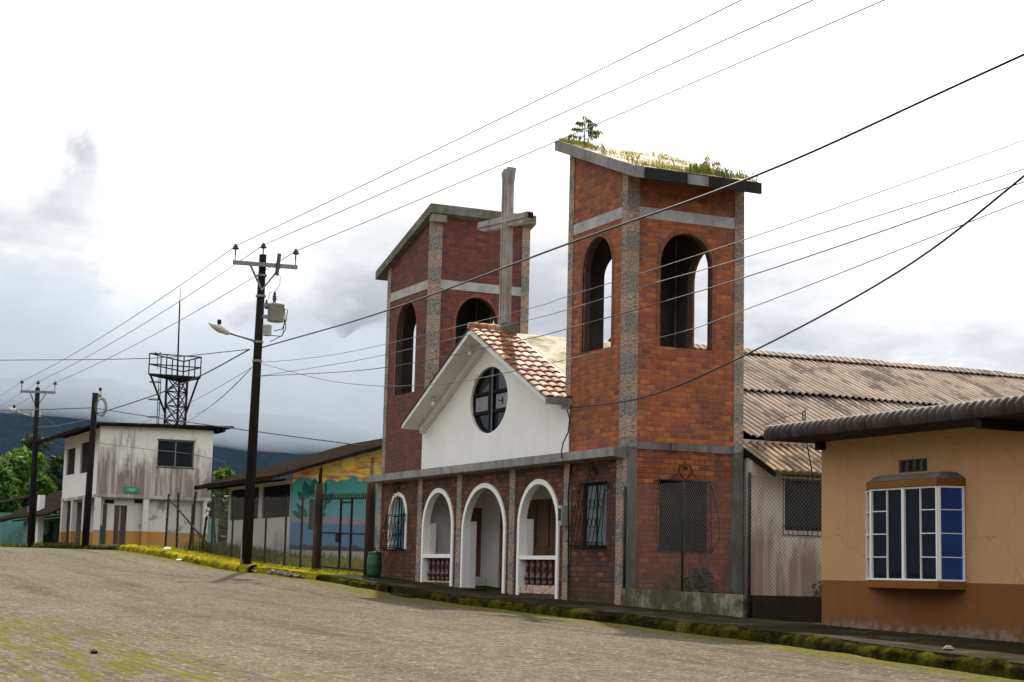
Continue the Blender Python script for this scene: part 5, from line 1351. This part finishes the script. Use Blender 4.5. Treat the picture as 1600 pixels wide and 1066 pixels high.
# ------------------------------------------------------------------ far left: shelter, teal house
cp = thing('open_shelter', 'open shelter with a dark sloping roof on white posts', 'shelter', (-93, 2, zs(-93)))
for (x0, x1, yt, yb, Y) in ((54,65,773,856,.1),(39,45,792,858,.1),(91,97,790,858,.1)):
    a, b = onY(x0, yb, Y), onY(x1, yt, Y); MB().box(min(a.x,b.x), min(a.x,b.x)+.32 if x0 != 54 else max(a.x,b.x)-.5, Y, Y+.28, .6, b.z).build('post', m_whstain if x0 != 54 else m_trim, cp)
q0 = onY(0, 797, -.4); q1 = onY(100, 772, -.4)
ze, zt_ = onY(70,806,-.4).z, onY(70,773,2.6).z
MB().prism([(-.4,ze),(2.6,zt_),(2.6,zt_+.09),(-.4,ze+.09)], 'yz', -99.5, -85.0).build('roof', m_corrdark, cp)
MB().prism([(2.61,zt_),(5.6,ze),(5.6,ze+.09),(2.61,zt_+.09)], 'yz', -99.5, -85.0).build('rear_slope', m_corrdark, cp)
MB().prism([(-.9,ze-.25),(3.2,zt_-.75),(3.2,zt_-.67),(-.9,ze-.17)], 'yz', -112, -99.6).build('lean_to_roof', m_corrdark, cp)
th_ = thing('house', 'teal painted house in the shade behind the open shelter', 'house', (-101, 6, 1))
w = MB().wall('X', -96.2, .2, 4.2, 11, .5, 2.8, [(5.0,5.6,1.7,2.4,0)]); w.wall('Y', 4.0, .2, -118, -96.0, .5, 2.8, [(-100,-99,1.3,2.5,0),(-104.5,-103,1.2,2.4,0),(-109,-107.6,.9,2.6,0)]); w.build('wall', m_teal, th_)
MB().box(-117, -96.3, 4.25, 4.3, .6, 2.75).build('dark_interior', m_void, th_)
MB().prism([(3.4,2.75),(8,3.6),(8,3.7),(3.4,2.85)], 'yz', -119, -95.6).build('roof', m_corrdark, th_)
ph = thing('house', 'grey house with pink wall at the far left edge', 'house', (-128, 2, 1))
MB().wall('Y', 1.5, .2, -140, -120, .5, 3.4, [(-124,-123,1.2,2.6,0),(-128,-126.8,.8,2.8,0),(-133,-131.5,1.2,2.6,0)]).build('wall', plaster('grey_pink_wall', (.34,.27,.26), .3), ph)
MB().wall('X', -120.2, .2, 1.7, 9, .5, 3.4).build('side_wall', m_teal, ph)
MB().box(-139.5, -120.3, 1.9, 1.95, .6, 3.3).build('dark_interior', m_void, ph)
MB().prism([(.3,3.3),(6,4.8),(6,4.9),(.3,3.4)], 'yz', -141, -119.3).build('roof', m_corrdark, ph)
clump('flower_bush', 'green bush with pink flowers below the teal house', (-95.2, 1.2, 1.25), (.8,.6,.45), 260, .22, m_leafB)
clump('shrub', 'dark shrub beside the right post of the open shelter', (-87.5, 1.8, 1.9), (.7,.9,1.1), 420, .3, m_leafD)

# ------------------------------------------------------------------ trees
def tree(px, py_top, py_bot, w_px, dist, mat, label, n=2600, leaf_s=.5, blobs=9, trunk=True, seed=0, name='tree', group='trees behind the houses'):
    r_ = random.Random(seed+int(px*7))
    s = dist/FPX                                                # metres per photo pixel at that distance
    def at(x, y): d_ = ray(x, y); return CAM+d_*dist
    top, bot = at(px, py_top), at(px, py_bot); base = Vector((bot.x, bot.y, zs(max(-400,bot.x))-.1))
    H = top.z-base.z; W = w_px*s
    t = thing(name, label, 'tree', base, group)
    tk = MB(); tk.tube([base, base+Vector((.1,.1,H*.35)), base+Vector((.0,.2,H*.75))], max(.12,H*.025), 8, .05)
    cz0 = bot.z; ch_ = top.z-cz0; cen = []
    for k in range(blobs):
        a = r_.uniform(0, 6.283); rr = r_.random()**.5*.36*W; hh = r_.uniform(.12, .88); sz = W*r_.uniform(.20,.34)*(1.1-.45*hh)
        rr *= (1.05-.6*hh)
        c_ = Vector((base.x+math.cos(a)*rr, base.y+math.sin(a)*rr, cz0+ch_*hh)); cen.append((c_, sz))
    cen.append((Vector((base.x, base.y, top.z-.16*W)), .18*W))
    for (c_, sz) in cen[:5]: tk.tube([base+Vector((0,.05,H*.3)), (base+Vector((0,.1,H*.45))).lerp(c_,.5), c_], max(.05,H*.010), 5, .02)
    tk.build('trunk', m_bark, t, True)
    lf_ = MB(); per = n//len(cen)
    for (c_, sz) in cen:
        for _ in range(per):
            v = Vector((r_.gauss(0,1), r_.gauss(0,1), r_.gauss(0,1))).normalized(); rad = sz*(.55+.5*r_.random()**.7)
            if r_.random() < .25: rad *= r_.random()
            p = c_+Vector((v.x*rad, v.y*rad, v.z*rad*.8))
            d_ = (v*.5+Vector((r_.gauss(0,.7), r_.gauss(0,.7), r_.gauss(-.25,.5)))).normalized(); e_ = d_.cross(v+Vector((.1,.2,.3))).normalized(); ls = leaf_s*r_.uniform(.6,1.3)
            lf_.face(p, p+d_*ls*.5+e_*ls*.28, p+d_*ls, p+d_*ls*.5-e_*ls*.28)
    lf_.build('crown', mat, t, fixn=False)
    return t
tree(28, 706, 800, 95, 150, m_leafB, 'bright green tree rising over the open shelter roof', 4200, .55, 12, seed=1)
tree(-8, 728, 815, 80, 140, m_leafA, 'round green tree at the left edge above the dark roofs', 3000, .5, 10, seed=2)
tree(88, 712, 812, 70, 135, m_leafD, 'dark green tree close against the left side of the white house', 3600, .45, 11, seed=3)
tree(44, 676, 800, 75, 190, m_leafD, 'tall thin feathery tree standing above the bright green one', 1500, .6, 9, seed=4)
tree(62, 745, 815, 60, 125, m_leafA, 'low green tree behind the far left utility pole', 2200, .45, 9, seed=5)
tree(346, 732, 850, 56, 108, m_leafB, 'light green tree between the white house and the school', 3000, .4, 11, seed=6)
tree(335, 770, 858, 60, 100, m_leafD, 'dark bushy tree low behind the leaning fence', 2600, .4, 10, seed=7)
tree(-80, 690, 815, 110, 150, m_leafA, 'broad green tree just outside the left edge', 2600, .6, 10, seed=8)

def fan_palm(x, y, h, seed, label):
    r_ = random.Random(seed); b = Vector((x, y, zs(x)-.2)); t = thing('fan_palm', label, 'palm', b, 'palms across the street')
    MB().tube([b, b+Vector((.1,.1,h*.5)), b+Vector((0,.2,h))], .2, 8, .15).build('trunk', m_bark, t, True)
    mb = MB(); top = b+Vector((0,.2,h))
    for k in range(16):
        a_ = k*2.4; el = r_.uniform(-.3, 1.1); d_ = Vector((math.cos(a_)*math.cos(el), math.sin(a_)*math.cos(el), math.sin(el))); c_ = top+d_*1.3
        mb.tube([top, c_], .03, 4); sd_ = d_.cross(Vector((0,0,1))).normalized()
        for q in range(17):
            f_ = (q-8)/8*1.35; v = (d_*math.cos(f_)+sd_*math.sin(f_)+Vector((0,0,-.12))).normalized(); w2 = v.cross(d_+Vector((0,0,.01))).normalized()*.05 if abs(f_) > .05 else sd_*.05
            mb.face(c_, c_+v*.6+sd_*.04, c_+v*1.15, c_+v*.6-sd_*.04)
    mb.build('crown', m_leafD, t, fixn=False)
fan_palm(-58, -16.5, 4.2, 1, 'fan palm across the street, mirrored in the bay window')
fan_palm(-66, -19.0, 5.6, 2, 'taller fan palm across the street, mirrored in the bay window')
tree(-330, 640, 830, 300, 92, m_leafD, 'broad dark tree across the street, mirrored in the bay window', 2600, .7, 12, seed=21, group='trees across the street')
# ------------------------------------------------------------------ grass and small things on the ground
pts = []
for _ in range(9000):
    X = rng.uniform(-66, -42.6); Y = rng.uniform(kerb_y(X)-.12, .25)
    if mnoise.noise(Vector((X*.9, Y*1.7, 1))) < -.18: continue
    if -47.5 < X < -43.5 and Y < -.7: continue
    pts.append((X, Y, zs(X)+(.0 if Y > kerb_y(X) else -.1)))
blades('verge_grass', pts, .015, .06, .028, m_grass, 'bright mossy grass on the verge beside the road', .6)
pts = []
for _ in range(5200):
    X = rng.uniform(-62.5, -42.7); Y = rng.uniform(.15, 1.9) if rng.random() < .75 else rng.uniform(1.9, 3.5)
    if Y > 1.85 and X < -54.7: continue
    pts.append((X, Y, zs(X)-.06))
blades('tall_grass', pts, .16, .46, .03, m_tall, 'tall rough grass growing between the fence and the school wall', .4)
pts = []
for _ in range(1600):
    X = rng.uniform(-120, -77); pts.append((X, rng.uniform(-1.4, .4), zs(X)-.05))
blades('roadside_grass', pts, .08, .25, .07, m_tall, 'low grass along the road under the far shelter', .5)
def pebble(name, label, x, y, z, s, mat, cat, group=None, sq=(1,.8,.5)):
    r_ = random.Random(int(x*100)); mb = MB().ball((x,y,z), s, 8, sq)
    mb.v = [(a+r_.uniform(-.15,.15)*s, b+r_.uniform(-.15,.15)*s, c_+r_.uniform(-.12,.12)*s) for a, b, c_ in mb.v]
    return tag(mb.build(name, mat, None, False, None, weld=False), label, cat, group)
def onT(x, y, dz=-.17):
    d_ = ray(x, y); t = 5.0
    while t < 200:
        p = CAM+d_*t
        if p.z < zs(p.x)+dz: return p
        t += .02
    return CAM+d_*60
p = onT(280, 877); pebble('litter', 'white scrap of litter lying by the left kerb', p.x, p.y, p.z+.03, .11, m_litter, 'litter', None, (1.2,1,.5))
p = onT(147, 1021); pebble('stone', 'dark stone lying alone on the near road', p.x, p.y, p.z+.015, .05, m_iron, 'stone')
p = onT(262, 855, .0); pebble('litter', 'white rubbish on the mossy verge before the white house', p.x, p.y, zs(p.x)+.08, .14, m_litter, 'litter', None, (1.6,1,.4))
p = onT(1482, 1016, .0); pebble('stone', 'pale loose stone on the broken kerb before the peach house', p.x, p.y, zs(p.x)+.02, .07, m_stone, 'stone')
for k in range(110):
    X = rng.gauss(-45.2, .9); Y = rng.gauss(-1.25, .22)
    pebble('rubble_stone', 'grey broken stone in the rubble heap before the gate', X, Y, zs(X)-.10+rng.uniform(-.03,.05), rng.uniform(.03,.09), m_stone if rng.random() < .6 else m_concdark, 'stone', 'rubble stones before the gate')
# concrete ramp at the church door
rp = MB(); xa, xb = -36.95, -34.9; za, zb_ = zs(-36)-.15, zs(-36)+.02
rp.prism([(-.1,za-.2),(-2.0,za-.2),(-1.95,za-.02),(-.1,zb_)], 'yz', xa, xb); tag(rp.build('door_ramp', m_side, None), 'low concrete ramp leading to the church door arch', 'ramp')

sc.cycles.volume_bounces = 2; sc.cycles.volume_max_steps = 64
# ------------------------------------------------------------------ sky, sun, air
SUN = Vector((-.95, .37, 1.0)).normalized()
EL = math.asin(SUN.z); AZ = math.atan2(SUN.x, SUN.y)
sc.world = bpy.data.worlds.new('World'); sc.world.use_nodes = True
a = N('', True)
tc_ = a.n('ShaderNodeTexCoord'); D = a.v_('NORMALIZE', tc_.outputs['Generated'])
sk = a.n('ShaderNodeTexSky', sky_type='NISHITA'); sk.sun_disc = False; sk.sun_elevation = EL; sk.sun_rotation = AZ
sk.air_density = 1; sk.dust_density = 3; sk.ozone_density = 1
dz = a.sep(D)[2]
# cloud layer: flatten directions towards the horizon
den = a.m_('ADD', a.m_('MAXIMUM', dz, 0), .30)
cvec = a.v_('DIVIDE', D, a.com(den, den, 1)); cvec = a.v_('MULTIPLY', cvec, (1,1,3.2))
n1 = a.noise(1.5, 7, .55, vec=cvec, dist=.25); n2 = a.noise(4.5, 6, .6, vec=cvec)
cl = a.m_('ADD', a.m_('MULTIPLY', n1, .72), a.m_('MULTIPLY', n2, .28))
sd = a.v_('DOT_PRODUCT', D, tuple(Vector((-.92,.39,.60)).normalized()))
glow = a.step(sd, .78, .985)
# darker cloud bases near the hills, bright thin cloud higher and round the sun
val = a.sep(a.ramp(dz, [(.085,.20),(.14,.34),(.18,.47),(.22,.72),(.28,.95),(.5,.95),(.9,.80)]))[0]
val = a.m_('ADD', val, a.m_('MULTIPLY', glow, .25))
grey = a.m_('MULTIPLY', a.step(cl, .47, .57), a.step(dz, .27, .18))
val = a.m_('SUBTRACT', val, a.m_('MULTIPLY', grey, .25))
val = a.m_('ADD', val, a.m_('MULTIPLY', a.step(a.sep(D)[1], .40, .64), .17))
lite = a.m_('MULTIPLY', a.step(cl, .48, .37), a.step(dz, .07, .13))
val = a.m_('ADD', val, a.m_('MULTIPLY', lite, .38))
pd = tuple(ray(118,200).normalized())
patch = a.m_('MULTIPLY', a.step(a.v_('DISTANCE', a.v_('MULTIPLY', D, (1,1,.9)), (pd[0],pd[1],pd[2]*.9)), .050, .006), a.step(a.noise(26, 5, .55, vec=D), .40, .62))
val = a.m_('SUBTRACT', val, a.m_('MULTIPLY', patch, .48))
val = a.m_('MAXIMUM', val, .18)
tint = a.mix(a.step(val, .2, .6), (.91,.96,1.03), (1.0,1.0,1.0))
cloudc = a.v_('MULTIPLY', tint, a.com(val, val, val))
skyc = a.v_('MULTIPLY', sk.outputs[0], (.10,.10,.10))
mixc = a.mix(.93, skyc, cloudc)
bg = a.n('ShaderNodeBackground'); a.put(bg.inputs[0], mixc); bg.inputs[1].default_value = 1.0
wo = a.n('ShaderNodeOutputWorld'); a.t.links.new(bg.outputs[0], wo.inputs[0])
sl_ = bpy.data.lights.new('sun', 'SUN'); sl_.energy = 5.0; sl_.angle = R(.9); sl_.color = (1, .93, .82)
so = bpy.data.objects.new('sun', sl_); COL.objects.link(so); so.rotation_euler = (-SUN).to_track_quat('-Z', 'Y').to_euler(); so.location = (0,0,40)

vs = sc.view_settings; vs.view_transform = 'Standard'; vs.look = 'None'; vs.exposure = .65; vs.gamma = 1
